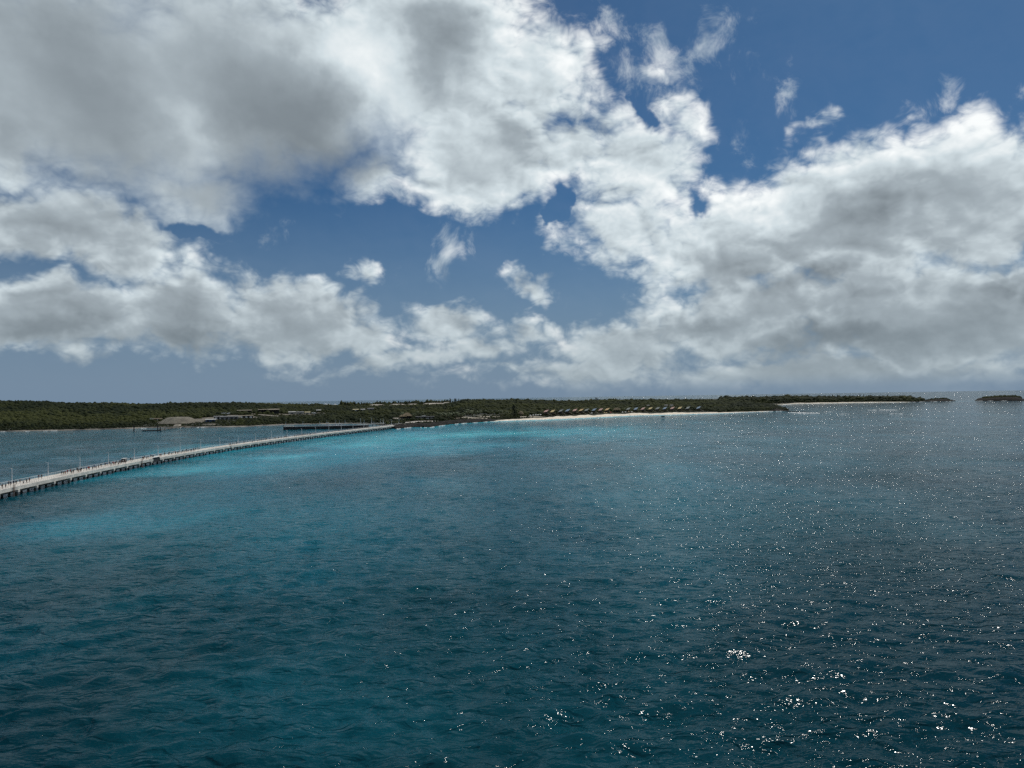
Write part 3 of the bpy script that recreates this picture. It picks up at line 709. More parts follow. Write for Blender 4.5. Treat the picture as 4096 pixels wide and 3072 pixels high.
# ------------------------------------------------------------------ lamp posts along the far rail
polem = mat('pale_lamp_paint', (0.76, 0.78, 0.79), 0.5, (0.5, 0.52, 0.53), 0.8)
headm = mat('lamp_head_grey', (0.45, 0.46, 0.47), 0.5, (0.35, 0.36, 0.37), 0.8)
def lamp_meshes():
    a = MB(); a.bar((0, 0, 0), (0, 0, 6.6), 0.17, 6, 0.12); a.box(-0.16, 0.16, -0.16, 0.16, 0, 0.25)
    b = MB(); b.bar((0, 0, 6.45), (0.75, 0, 6.62), 0.045, 5); b.bar((0, 0, 6.5), (0, 0.75, 6.66), 0.04, 5)
    c = MB(); c.poly([(0.6, -0.16, 6.60), (1.35, -0.12, 6.68), (1.35, 0.12, 6.68), (0.6, 0.16, 6.60), (0.65, -0.12, 6.72), (1.25, -0.08, 6.78), (1.25, 0.08, 6.78), (0.65, 0.12, 6.72)],
                     [(0, 3, 2, 1), (4, 5, 6, 7), (0, 1, 5, 4), (1, 2, 6, 5), (2, 3, 7, 6), (3, 0, 4, 7)])
    d = MB(); d.bar((0, 0, 2.35), (0.75, 0, 2.15), 0.05, 5); d.bar((0, 0, 3.55), (0.3, 0, 3.55), 0.05, 5); d.box(-0.2, 0.25, -0.14, 0.14, 2.5, 2.95)
    return [(nm, m_.me('lamp_' + nm), q) for nm, m_, q in (('pole', a, polem), ('arm', b, polem), ('lamp_head', c, headm), ('bracket', d, headm))]
LM = lamp_meshes(); LAMPS = []
def lamp_post(p, rz, label, group, scale=1.0):
    t = thing('lamp_post', label, 'lamp post', p, rz, group); t.scale = (scale,) * 3
    for nm, me, q in LM: link(nm, me, q, t)
    return t
ls = s_of_px(45, W_PIER - 0.3); k = 0
while ls < S1 - 20:
    p, d = on_pier(ls, W_PIER - 0.6)
    x, y = proj((p.x, p.y, Z_DECK))
    LAMPS.append((x, ls)); lamp_post((p.x, p.y, Z_DECK), math.atan2(-d.x, d.y) + math.pi, f'slim pale lamp post on the pier, {ORD[k]} from the left edge', 'lamp posts along the pier')
    ls += 30.0; k += 1

# ------------------------------------------------------------------ people on the pier
skin = mat('skin', (0.42, 0.26, 0.18), 0.6, (0.36, 0.22, 0.15), 3.0)
hair = mat('dark_hair', (0.03, 0.022, 0.018), 0.6, (0.05, 0.035, 0.025), 4.0)
CLOTH = {'black': (0.018, 0.018, 0.02), 'navy': (0.02, 0.028, 0.06), 'red': (0.36, 0.03, 0.035), 'white': (0.68, 0.68, 0.66), 'grey': (0.20, 0.20, 0.21), 'teal': (0.03, 0.16, 0.19), 'maroon': (0.13, 0.02, 0.03),
         'khaki': (0.30, 0.25, 0.16), 'blue': (0.06, 0.13, 0.32)}
for c_, v_ in CLOTH.items(): mat('cloth_' + c_, v_, 0.85, None, 4.0)
POSES = {  # joints: hip height, stride, knee bends, arm swings, lean
    'standing': dict(st=(0.04, -0.02), kb=(0, 0), arm=(0.05, -0.05), lean=0.0), 'striding': dict(st=(0.36, -0.34), kb=(0.02, 0.14), arm=(-0.34, 0.36), lean=0.06),
    'walking': dict(st=(0.22, -0.22), kb=(0.0, 0.08), arm=(-0.2, 0.22), lean=0.03), 'carrying a bag': dict(st=(0.18, -0.16), kb=(0, 0.05), arm=(0.0, 0.12), lean=0.02),
    'leaning on the rail': dict(st=(0.02, -0.12), kb=(0, 0), arm=(0.36, 0.36), lean=0.2)}
def body_mesh(key, pose, top, low):
    q = POSES[pose]; bm = bmesh.new()
    V = []; Rr = []; E_ = []
    def v(x, y, z, r, parent=None):
        V.append((x, y, z)); Rr.append(r); i = len(V) - 1
        if parent is not None: E_.append((parent, i))
        return i
    L = q['lean']; hip = 0.92
    pel = v(0, 0, hip, 0.155); bel = v(0, L * 0.3, 1.08, 0.145, pel); che = v(0, L * 0.7, 1.30, 0.165, bel); nk = v(0, L, 1.47, 0.075, che); hd = v(0, L + 0.02, 1.60, 0.105, nk); tp = v(0, L + 0.01, 1.70, 0.085, hd)
    for sgn, st, kb, ar in ((-1, q['st'][0], q['kb'][0], q['arm'][0]), (1, q['st'][1], q['kb'][1], q['arm'][1])):
        th = v(sgn * 0.10, 0, 0.84, 0.105, pel); kn = v(sgn * 0.11, st * 0.55 + kb * 0.6, 0.48, 0.072, th); an = v(sgn * 0.115, st - kb, 0.09 + kb * 0.5, 0.048, kn); v(sgn * 0.12, st - kb + 0.13, 0.045 + kb * 0.4, 0.042, an)
        sh = v(sgn * 0.19, L * 0.85, 1.38, 0.070, che); el_ = v(sgn * 0.245, L * 0.6 + ar * 0.45 - 0.03, 1.12, 0.052, sh); wr = v(sgn * 0.235, L * 0.5 + ar + 0.04, 0.90 + abs(ar) * 0.25, 0.038, el_); v(sgn * 0.225, L * 0.5 + ar * 1.1 + 0.06, 0.81 + abs(ar) * 0.3, 0.036, wr)
    me = bpy.data.meshes.new('skel'); me.from_pydata(V, E_, []); o = bpy.data.objects.new('skel', me); COL.objects.link(o)
    md = o.modifiers.new('skin', 'SKIN'); md.use_smooth_shade = True
    for i, sv in enumerate(me.skin_vertices[0].data): sv.radius = (Rr[i], Rr[i] * (0.72 if i in (1, 2) else 1.0)); sv.use_root = i == 0
    o.modifiers.new('sub', 'SUBSURF').levels = 1
    dg = bpy.context.evaluated_depsgraph_get(); m2 = bpy.data.meshes.new_from_object(o.evaluated_get(dg)); m2.name = 'person_body'
    bpy.data.objects.remove(o); m2.materials.clear()
    for mm in (skin, MATS['cloth_' + top], MATS['cloth_' + low], hair): m2.materials.append(mm)
    for f in m2.polygons:
        c = f.center; r_ = abs(c.x)
        if c.z > 1.62 or (c.z > 1.52 and c.y < L - 0.02): f.material_index = 3
        elif c.z > 1.46: f.material_index = 0
        elif r_ > 0.17 and c.z < 1.2: f.material_index = 0
        elif c.z > 0.98: f.material_index = 1
        elif c.z > 0.46: f.material_index = 2
        else: f.material_index = 0
    return m2
BODIES = {}
def person(p, rz, pose, top, low, label, group, h=1.0):
    key = (pose, top, low)
    if key not in BODIES: BODIES[key] = body_mesh(key, pose, top, low)
    o = link('person', BODIES[key], None, None, p, rz); o.scale = (1.28 * h, 1.28 * h, 1.15 * h); tag(o, label, 'person', group); return o
c1 = [40, 100, 155, 190, 240, 285, 355, 415, 470, 520, 685, 735, 1095, 1130, 1160, 1195, 1245, 1270, 1300, 1365, 1385, 1420, 1440, 1485, 1530, 1560, 1580, 1640, 1670, 1700, 1745, 1790, 1860, 1895, 1935, 1965, 2000, 2020, 2045, 2090, 2120, 2145, 2180]
c2 = [65, 110, 135, 155, 215, 230, 320, 350, 535, 550, 570, 605, 630, 680, 705, 725, 840, 860, 920, 990, 1010, 1050, 1075, 1110, 1120, 1150, 1160, 1180, 1215, 1240, 1265, 1275, 1300, 1310, 1335, 1350, 1380, 1400, 1430, 1445, 1470, 1500, 1530, 2065, 2085, 2130, 2165, 2200]
c3 = [75, 95, 140, 175, 210, 250, 335, 485, 515, 575, 600, 640, 680, 720, 735, 795, 870, 895, 950, 1000, 1045, 1065, 1080, 1095, 1230, 1260, 1280, 1310, 1330, 1350, 1370, 1385, 1405, 1425, 1460, 1490, 1505, 1520, 1550, 1575, 1600, 1745, 1800, 1830, 1950, 2010, 2080, 2130, 2170]
c4 = [290, 560, 740]
PX = sorted([x / 4.424 for x in c1] + [450 + x / 4.424 for x in c2] + [900 + x / 4.424 for x in c3] + [1350 + x / 4.424 for x in c4])
redpx = {1160, 1195, 1245, 1560, 1580, 2000, 2020}
low_c = ['black', 'grey', 'khaki', 'navy', 'white', 'blue']; top_c = ['black', 'navy', 'black', 'grey', 'teal', 'navy', 'white', 'black', 'blue', 'maroon', 'black', 'navy']
g4 = random.Random(21); crowd = []
for px in PX:
    lat = g4.uniform(1.6, 7.6); s = s_of_px(px, lat); p, d = on_pier(s, lat); pose = g4.choice(['walking', 'walking', 'striding', 'standing', 'carrying a bag'])
    top = 'red' if int(round(px * 4.424)) in redpx else g4.choice(top_c); low = g4.choice(low_c[:4] if g4.random() < 0.8 else low_c)
    rz = math.atan2(-d.x, d.y) + (0 if g4.random() < 0.62 else math.pi) + g4.uniform(-0.25, 0.25)
    crowd.append((proj((p.x, p.y, Z_DECK + 1))[0], (p.x, p.y, Z_DECK), rz, pose, top, low, g4.uniform(0.93, 1.06)))
crowd.sort(); lx = [x for x, _ in LAMPS]; cnt = {}
for x, p, rz, pose, top, low, h in crowd:
    b = sum(1 for q in lx if q < x); cnt[b] = cnt.get(b, 0) + 1
    where = 'left of the first lamp post' if b == 0 else (f'past the {ORD[b - 1]} lamp post')
    person(p, rz, pose, top, low, f'person in {top} top, {low} bottoms, {ORD[cnt[b] - 1]} on pier {where}', 'people walking on the pier', h)
sh = thing('shelter', 'small dark service shelter with a white roof at the far pier rail', 'shelter', (*on_pier(s_of_px(497, W_PIER - 1.6), W_PIER - 1.6)[0][:2], Z_DECK), R(3))
MB().box(-1.1, 1.1, -1.7, 1.7, 2.0, 2.22).build('roof', whitem, sh); MB().box(-0.9, 0.9, -1.4, 1.4, 0, 1.99).build('wall', darkm, sh); MB().box(0.91, 0.95, -0.5, 0.5, 0.1, 1.85).build('door', railg, sh)

# ------------------------------------------------------------------ quay wall, work boats, landing trestle beyond the pier
steelpile = mat('dark_sheet_pile', (0.030, 0.030, 0.032), 0.7, (0.015, 0.015, 0.017), 0.4)
timber = mat('weathered_timber', (0.17, 0.135, 0.10), 0.85, (0.10, 0.08, 0.06), 0.8)
hullw = mat('white_hull', (0.72, 0.73, 0.74), 0.35, (0.62, 0.63, 0.64), 0.4)
glass = mat('dark_glass', (0.02, 0.025, 0.03), 0.12, (0.03, 0.035, 0.04), 0.5, spec=0.5)
def face_cam(p): return -math.atan2(p.x, p.y)          # local -y looks back at the viewer
def strip_between(name, a, b, w, z0, z1, m_, parent=None, mb_=None):
    """a box from a to b, w wide"""
    a, b = Vector(a), Vector(b); d = (b - a); d.z = 0; d.normalize(); q = Vector((-d.y, d.x, 0)) * w / 2; mb_ = mb_ or MB()
    mb_.poly([(*(a - q)[:2], z0), (*(b - q)[:2], z0), (*(b + q)[:2], z0), (*(a + q)[:2], z0), (*(a - q)[:2], z1), (*(b - q)[:2], z1), (*(b + q)[:2], z1), (*(a + q)[:2], z1)],
             [(0, 3, 2, 1), (4, 5, 6, 7), (0, 1, 5, 4), (1, 2, 6, 5), (2, 3, 7, 6), (3, 0, 4, 7)])
    return mb_.build(name, m_, parent) if name else mb_
qa, qb = at(1135, 1719.5), at(1475, 1712)
quay = thing('quay_wall', 'long low black quay wall behind the far half of the pier', 'quay wall')
strip_between('wall', qa, qb, 7.0, -2, 3.55, steelpile, quay); strip_between('cap', qa - Vector((0.3, 0, 0)), qb, 7.8, 3.56, 3.95, mat('quay_cap', (0.16, 0.17, 0.18), 0.8), quay)
dq = (qb - qa).normalized()
strip_between('pale_block', qa + dq * 0.5, qa + dq * 12, 6.0, 3.97, 4.9, conc, quay)
for i in range(14):
    p = qa + dq * (8.0 + i * (qb - qa).length / 15); p = p + Vector((0, -3.85, 0)); mb = MB(); mb.bar((p.x, p.y, -1), (p.x, p.y, 3.5), 0.28, 6); mb.build('fender_pile', steelpile, quay)
for i, px in enumerate((1143, 1212, 1279, 1342)):
    p = at(px, 1716 - i * 1.2, 0); lamp_post((p.x, p.y, 3.95), 0.3 + face_cam(p), f'thin lamp post on the black quay wall, {ORD[i]} from the left', 'lamp posts on the quay wall', 0.85)
def work_boat(p, rz, L, label, flybridge):
    t = thing('work_boat', label, 'boat', p, rz, 'boats moored behind the quay wall'); W = L * 0.28; h = MB()
    sec = [(-L / 2, W * 0.42, 0.0), (-L / 4, W * 0.5, 0), (L / 6, W * 0.48, 0.15), (L * 0.36, W * 0.3, 0.45), (L / 2, 0.03, 0.8)]; P = []
    for x, w, lift in sec: P += [(x, -w, 1.5 + lift), (x, -w * 0.72, -0.5), (x, w * 0.72, -0.5), (x, w, 1.5 + lift)]
    F = [(0, 3, 2, 1)]
    for i in range(len(sec) - 1):
        k = 4 * i
        for j in range(4): F.append((k + j, k + (j + 1) % 4, k + 4 + (j + 1) % 4, k + 4 + j))
    h.poly(P, F); h.build('hull', hullw, t)
    MB().box(-L * 0.22, L * 0.16, -W * 0.34, W * 0.34, 1.5, 3.7).build('cabin', hullw, t)
    for s_ in (-1, 1): MB().box(-L * 0.18, L * 0.12, s_ * W * 0.342 - 0.02, s_ * W * 0.342 + 0.02, 2.5, 3.2).build('cabin_window', glass, t)
    MB().box(L * 0.162, L * 0.166, -W * 0.28, W * 0.28, 2.5, 3.3).build('windscreen', glass, t)
    MB().box(-L * 0.26, L * 0.2, -W * 0.38, W * 0.38, 3.71, 3.9).build('cabin_roof', hullw, t)
    m_ = MB(); m_.bar((-L * 0.1, 0, 3.9), (-L * 0.1, 0, 3.9 + L * 0.38), 0.09, 5); m_.bar((-L * 0.1 - 0.8, 0, 5.5), (-L * 0.1 + 0.8, 0, 5.5), 0.06, 5); m_.build('mast', polem, t)
    if flybridge:
        f_ = MB(); f_.box(-L * 0.2, L * 0.1, -W * 0.36, W * 0.36, 5.9, 6.05)
        for x in (-L * 0.18, L * 0.08):
            for y in (-W * 0.3, W * 0.3): f_.bar((x, y, 3.9), (x, y, 5.9), 0.06, 4)
        f_.build('flybridge', hullw, t)
    r_ = MB()
    for s_ in (-1, 1):
        for i in range(4): r_.bar((L * (0.18 + 0.07 * i), s_ * W * (0.46 - 0.1 * i), 1.7 + 0.15 * i), (L * (0.18 + 0.07 * i), s_ * W * (0.46 - 0.1 * i), 2.6 + 0.15 * i), 0.04, 4)
        r_.bar((L * 0.18, s_ * W * 0.46, 2.6), (L * 0.39, s_ * W * 0.16, 3.05), 0.04, 4)
    r_.build('bow_rail', railg, t)
for px, py, L, lab, fb in [(1312, 1708, 15, 'white work boat with a raised canopy, leftmost behind the quay wall', True), (1338, 1707, 13, 'white cabin boat, second from left behind the quay wall', False),
                           (1362, 1706, 14, 'white cabin boat with a tall mast, rightmost behind the quay wall', False)]:
    p = at(px, py); work_boat((p.x, p.y, 0.1), rnd.uniform(-0.2, 0.2) + (math.pi if px == 1338 else 0), L, lab, fb)
ta, tb = at(1430, 1709.5), at(1580, 1701)
tr = thing('landing_trestle', 'narrow railed trestle between the quay wall and the pier root', 'trestle')
dd = (tb - ta).normalized(); nn = Vector((-dd.y, dd.x, 0)); Lt = (tb - ta).length
strip_between('deck', ta, tb, 3.2, 3.1, 3.5, conc, tr)
for s_ in (-1, 1):
    mb = MB()
    for i in range(25):
        p = ta + dd * Lt * i / 24 + nn * 1.5 * s_; mb.bar((p.x, p.y, 3.5), (p.x, p.y, 4.6), 0.06, 4)
    a, b = ta + nn * 1.5 * s_, tb + nn * 1.5 * s_; mb.bar((a.x, a.y, 4.6), (b.x, b.y, 4.6), 0.07, 4); mb.build('railing', railw, tr)
for i in range(9):
    p = ta + dd * Lt * (i + 0.5) / 9; mb = MB(); mb.bar((p.x, p.y, -2), (p.x, p.y, 3.08), 0.4, 6); mb.build('pile', pilem, tr)
for i, (px, py, z) in enumerate([(1380, 1711, 3.5), (1443, 1707.5, 3.5), (1457, 1706.5, 3.5), (1487, 1706, 3.5), (1522, 1704, 3.5), (1534, 1703.5, 3.5)]):
    p = at(px, py); lamp_post((p.x, p.y, z), 0.5 + i, f'grey lamp pole near the pier root, {ORD[i]} from the left', 'lamp poles around the landing trestle', 1.25 if i in (1, 3) else 1.0)

# ------------------------------------------------------------------ low jetty and marker piles on the left
jt = thing('low_jetty', 'low dark jetty below the gravel mound on the left shore', 'jetty')
ja, jb, jc = at(572, 1724.5), at(640, 1723.5), at(765, 1706)
strip_between('barge_float', ja, jb, 5.0, -0.4, 1.2, steelpile, jt); strip_between('deck', jb, jc, 3.4, 1.5, 2.1, timber, jt)
for i in range(9):
    p = jb + (jc - jb) * (i + 0.2) / 9; mb = MB(); mb.bar((p.x, p.y, -2), (p.x, p.y, 2.9 if i % 2 else 1.48), 0.3, 6); mb.build('pile', steelpile, jt)
for i, (px, py, h, lab) in enumerate([(536, 1727, 8.5, 'black marker pile standing alone left of the low jetty'), (631, 1725, 8.0, 'taller black mooring pile at the end of the low jetty'), (641, 1726, 5.8, 'shorter black mooring pile at the end of the low jetty')]):
    p = at(px, py); t = thing('marker_pile', lab, 'marker pile', (p.x, p.y, 0)); a = MB(); a.bar((0, 0, -2), (0, 0, h), 0.75, 8, 0.62); a.build('shaft', steelpile, t)
    a = MB(); a.bar((0, 0, h), (0, 0, h + 0.7), 0.66, 8, 0.05); a.build('cone_cap', steelpile, t); a = MB(); a.bar((0, 0, 1.0), (0, 0, 1.3), 0.85, 8); a.build('collar', rust, t)

# ------------------------------------------------------------------ gravel mound and works yard
gravel = mat('pale_gravel', (0.21, 0.19, 0.15), 0.95, (0.14, 0.125, 0.10), 0.12, bump=0.4)
def mound(px, py, w, h, label, m_, name='gravel_mound', cat='mound', depth=0.5):
    p = MAIN.ground(px, py); n_ = 28; V = []; F = []
    if name == 'sand_bank': p.z += 2.6
    rings = 9
    for k in range(rings + 1):
        t = k / rings
        for i in range(n_):
            a = 2 * math.pi * i / n_; wob = 1 + 0.16 * (fbm(np.array([math.cos(a) * 1.2 + px]), np.array([math.sin(a) * 1.2]), 3)[0] - 0.5) * 2
            rr_ = (1 - t) * wob; z = h * (min(1.0, 2.1 * t) - 0.06 * (1 - abs(2 * t - 1)) + 0.03 * math.sin(i * 2.1 + k)) if t < 1 else h
            V.append((math.cos(a) * w / 2 * rr_, math.sin(a) * w / 2 * rr_ * depth * 2, z - 1.2))
    for k in range(rings):
        for i in range(n_): F.append((k * n_ + i, k * n_ + (i + 1) % n_, (k + 1) * n_ + (i + 1) % n_, (k + 1) * n_ + i))
    F.append(tuple(range(rings * n_, (rings + 1) * n_)))
    me = bpy.data.meshes.new(name); me.from_pydata(V, [], F); me.update()
    for f in me.polygons: f.use_smooth = True
    o = link(name, me, m_, None, p, face_cam(p)); tag(o, label, cat); return o
mound(718, 1690, 60, 10.0, 'large pale gravel mound above the low jetty', gravel)
mound(806, 1688, 26, 4.0, 'small grey rubble heap at the foot of the large mound', gravel, 'rubble_heap', 'heap')
for px_, py_, w_, h_, lab_ in [(1508, 1616.5, 60, 4, 'pale dug-sand bank on the low skyline, leftmost'), (1590, 1616, 60, 4.5, 'pale dug-sand bank on the low skyline, second from left'), (1650, 1615, 50, 4.5, 'pale dug-sand bank on the low skyline, third from left'), (1740, 1614.5, 95, 5.5, 'bright white dug-sand bank on the low skyline, widest of the banks'), (1793, 1613.5, 40, 5, 'short white dug-sand bank against the wooded hill')]:
    mound(px_, py_, w_, h_, lab_, palesand, 'sand_bank', 'sand bank', 0.25)
mound(712, 1703, 16, 3.0, 'low sand heap at the shore beside the low jetty', palesand, 'sand_heap', 'heap')
roofm = {'tan': mat('tan_roof', (0.22, 0.19, 0.14), 0.85, (0.15, 0.13, 0.095), 0.4), 'grey': mat('grey_roof', (0.20, 0.20, 0.20), 0.7, (0.14, 0.14, 0.14), 0.4), 'white': mat('white_roof', (0.50, 0.49, 0.46), 0.7, (0.38, 0.38, 0.36), 0.4),
         'brown': mat('brown_roof', (0.17, 0.13, 0.085), 0.9, (0.11, 0.085, 0.06), 0.6), 'thatch': mat('thatch', (0.20, 0.155, 0.095), 0.95, (0.12, 0.095, 0.06), 1.5), 'yellow': mat('yellow_roof', (0.62, 0.55, 0.34), 0.8, None, 0.4), 'blue': mat('blue_wall', (0.035, 0.075, 0.16), 0.7, None, 0.4)}
wallm = {'grey': mat('grey_wall', (0.20, 0.20, 0.20), 0.85, (0.14, 0.14, 0.14), 0.3), 'dark': darkm, 'pale': mat('pale_wall', (0.48, 0.44, 0.38), 0.85, (0.38, 0.35, 0.30), 0.3), 'blue': roofm['blue'], 'white': whitem, 'wood': timber}
def shed(px, py, w, d, h, roof, wall, label, name='shed', cat='shed', pitch=0.9, doors=2, open_front=False, turn=0.0, land=MAIN, group=None, lift=0.0, windows=0, gable=False):
    p = land.ground(px, py); p.z += lift; t = thing(name, label, cat, p, face_cam(p) + turn, group); W = wallm[wall]
    if open_front:
        MB().box(-w / 2, w / 2, d / 2 - 0.3, d / 2, -2, h).build('back_wall', W, t)
        n_p = max(3, int(w / 5))
        for i in range(n_p + 1):
            x = -w / 2 + 0.25 + (w - 0.5) * i / n_p; MB().box(x - 0.2, x + 0.2, -d / 2, -d / 2 + 0.4, -2, h).build('post', W, t)
    else:
        MB().box(-w / 2, w / 2, -d / 2, d / 2, -2, h).build('wall', W, t)
        for i in range(doors):
            x = -w / 2 + w * (i + 0.5) / doors; dw = min(1.7, w / doors * 0.36); MB().box(x - dw, x + dw, -d / 2 - 0.06, -d / 2 - 0.003, 0, h * 0.72).build('door', darkm if wall != 'dark' else whitem, t)
        for i in range(windows):
            x = -w / 2 + w * (i + 0.5) / windows; ww = w / windows * 0.32; f_ = MB().box(x - ww, x + ww, -d / 2 - 0.09, -d / 2 - 0.062, h * 0.35, h * 0.82).build('window', whitem, t)
            MB().box(x - ww * 0.85, x - 0.06, -d / 2 - 0.12, -d / 2 - 0.092, h * 0.40, h * 0.78).build('pane', glass, f_); MB().box(x + 0.06, x + ww * 0.85, -d / 2 - 0.12, -d / 2 - 0.092, h * 0.40, h * 0.78).build('pane', glass, f_)
    r_ = MB(); o = 0.6
    if gable:
        r_.poly([(-w / 2 - o, -d / 2 - o, h), (w / 2 + o, -d / 2 - o, h), (w / 2 + o, d / 2 + o, h), (-w / 2 - o, d / 2 + o, h), (-w / 2 * 0.72, 0, h + pitch), (w / 2 * 0.72, 0, h + pitch)],
                [(0, 1, 5, 4), (1, 2, 5), (2, 3, 4, 5), (3, 0, 4), (0, 3, 2, 1)])
    else:
        r_.poly([(-w / 2 - o, -d / 2 - o, h), (w / 2 + o, -d / 2 - o, h), (w / 2 + o, d / 2 + o, h + pitch), (-w / 2 - o, d / 2 + o, h + pitch), (-w / 2 - o, -d / 2 - o, h + 0.3), (w / 2 + o, -d / 2 - o, h + 0.3), (w / 2 + o, d / 2 + o, h + pitch + 0.3), (-w / 2 - o, d / 2 + o, h + pitch + 0.3)],
                [(0, 3, 2, 1), (4, 5, 6, 7), (0, 1, 5, 4), (1, 2, 6, 5), (2, 3, 7, 6), (3, 0, 4, 7)])
    r_.build('roof', roofm[roof], t); return t
shed(917, 1678, 27, 10, 4.6, 'grey', 'grey', 'long grey flat-roofed shed in the works yard', doors=4)
shed(873, 1677, 13, 8, 4.2, 'grey', 'dark', 'dark shed with a flat roof left of the long grey shed')
shed(842, 1688, 14, 8, 3.6, 'white', 'blue', 'blue shed with a pale roof above the left shore')
shed(978, 1657, 24, 12, 5.6, 'tan', 'dark', 'open shed with a flat tan roof behind the long grey shed', open_front=True, lift=1.0)
shed(1053, 1656, 18, 12, 6.0, 'tan', 'dark', 'open shed with a tan roof in the middle of the yard', open_front=True, lift=2.0)
shed(1096, 1656, 19, 12, 6.0, 'tan', 'dark', 'open tan-roofed shed with a lean-to ramp right of the yard', open_front=True, lift=2.0, pitch=1.8)
shed(985, 1672, 22, 7, 3.6, 'tan', 'dark', 'low dark workshop in front of the open tan shed', doors=3)
shed(1168, 1657, 13, 7, 4.2, 'white', 'pale', 'pale site office with a white roof right of the open sheds', doors=1, windows=2)
shed(1200, 1657, 14, 7, 4.2, 'grey', 'pale', 'pale site office with a grey roof, second right of the open sheds', doors=1, windows=2)
shed(1230, 1657, 10, 7, 3.8, 'yellow', 'pale', 'small site office with a yellowish roof near the right end of the yard', doors=1, windows=1)
shed(1275, 1650, 9, 6, 4.6, 'white', 'dark', 'white-roofed dark hut at the right end of the works yard', doors=1)
shed(632, 1684, 12, 7, 3.4, 'brown', 'dark', 'low dark hut left of the gravel mound', doors=1)
tyre = mat('tyre_rubber', (0.018, 0.018, 0.018), 0.9, None, 2.0)
def truck(px, py, body, label, L=8.0, turn=0.0):
    p = MAIN.ground(px, py); p.z += 0.7; t = thing('truck', label, 'truck', p, face_cam(p) + turn, 'vehicles in the works yard'); c = MATS[body]
    MB().box(-L / 2, L * 0.2, -1.25, 1.25, 1.0, 3.1).build('cargo_box', c, t); MB().box(L * 0.22, L / 2, -1.2, 1.2, 0.8, 2.8).build('cab', whitem, t)
    MB().box(L / 2 - 0.6, L / 2 + 0.02, -1.0, 1.0, 1.8, 2.6).build('windscreen', glass, t); MB().box(-L / 2, L / 2, -0.9, 0.9, 0.6, 0.98).build('chassis', darkm, t)
    for x in (-L * 0.36, -L * 0.2, L * 0.36):
        for y in (-1.15, 1.15): a = MB(); a.bar((x, y - 0.18, 0.5), (x, y + 0.18, 0.5), 0.5, 8); a.build('wheel', tyre, t)
truck(896, 1660, 'white_panel', 'white box truck left of the open tan shed', 9); truck(917, 1660, 'white_panel', 'second white box truck beside the first, left of the open tan shed', 7, 0.4)
truck(958, 1674, 'pale_wall', 'pale truck between the long grey shed and the low dark workshop', 9, 0.9); truck(608, 1683, 'white_panel', 'small white truck left of the low dark hut', 6, 0.2)
truck(1255, 1657, 'white_panel', 'white truck near the right end of the yard', 8, -0.3)

# ------------------------------------------------------------------ roofs and tents farther back
def tent(px, py, w, label):
    p = MAIN.ground(px, py); p.z += 4.5; t = thing('dome_tent', label, 'tent', p, face_cam(p), 'white tents on the skyline'); V = []; F = []; n_ = 12
    for k in range(5):
        a = k / 5 * math.pi / 2
        for i in range(n_): q = 2 * math.pi * i / n_; V.append((math.cos(q) * w / 2 * math.cos(a), math.sin(q) * w / 2.6 * math.cos(a), math.sin(a) * w * 0.30))
    for k in range(4):
        for i in range(n_): F.append((k * n_ + i, k * n_ + (i + 1) % n_, (k + 1) * n_ + (i + 1) % n_, (k + 1) * n_ + i))
    F.append(tuple(range(4 * n_, 5 * n_))); me = bpy.data.meshes.new('canopy'); me.from_pydata(V, [], F); me.update(); link('canopy', me, whitem, t); MB().box(-w / 2, w / 2, -w / 2.7, w / 2.7, -5, 0.02).build('base_wall', darkm, t)
tent(1302, 1613, 9, 'white domed tent on the skyline, leftmost of three'); tent(1314, 1613, 9, 'white domed tent on the skyline, middle of three'); tent(1340, 1616.5, 9, 'white domed tent on the skyline, rightmost of three')
shed(1423, 1649, 12, 8, 4.2, 'yellow', 'dark', 'long pale-yellow roof in the scrub left of the pier root', lift=1.6, doors=1)
shed(1452, 1648, 9, 7, 4.0, 'white', 'dark', 'short white roof in the scrub right of the pale-yellow roof', lift=1.6, doors=1)
shed(1483, 1645, 14, 8, 4.5, 'grey', 'grey', 'grey flat roof in the scrub above the pier root', lift=1.6, doors=1)
shed(2595, 1630.0, 8, 5, 2.6, 'grey', 'dark', 'thin pale roof in the scrub behind the cabanas, leftmost of three', lift=2.0, doors=1)
shed(2665, 1629.5, 7, 5, 2.6, 'grey', 'dark', 'thin pale roof in the scrub behind the cabanas, middle of three', lift=2.0, doors=1)
shed(2686, 1629.5, 7, 5, 2.6, 'grey', 'dark', 'thin pale roof in the scrub behind the cabanas, rightmost of three', lift=2.0, doors=1)

# ------------------------------------------------------------------ welcome pavilions at the pier root
p = MAIN.ground(1628, 1675); pv = thing('thatched_pavilion', 'tiered thatched pavilion at the pier root', 'pavilion', p, face_cam(p))
for i, (cx, cy, w, h0, h1) in enumerate([(-7, 0, 13, 4.0, 7.2), (4, 1.5, 12, 4.6, 8.0), (0, 6, 15, 6.2, 10.2)]):
    a = MB(); a.poly([(cx - w / 2, cy - w / 2.6, h0), (cx + w / 2, cy - w / 2.6, h0), (cx + w / 2, cy + w / 2.6, h0), (cx - w / 2, cy + w / 2.6, h0), (cx - w * .16, cy, h1), (cx + w * .16, cy, h1)], [(0, 1, 5, 4), (1, 2, 5), (2, 3, 4, 5), (3, 0, 4), (0, 3, 2, 1)]); a.build('roof', roofm['thatch'], pv)
    for sx in (-1, 1):
        for sy in (-1, 1): b = MB(); b.bar((cx + sx * w * .4, cy + sy * w * .3, -1.5), (cx + sx * w * .4, cy + sy * w * .3, h0), 0.18, 5); b.build('post', timber, pv)
    MB().box(cx - w * .33, cx + w * .33, cy + 0.5, cy + w * .25, -1.5, h0 - 0.4).build('wall', wallm['dark'], pv)
p = MAIN.ground(1700, 1678); lh = thing('welcome_hall', 'long dark flat-roofed hall with bright openings beside the thatched pavilion', 'hall', p, face_cam(p))
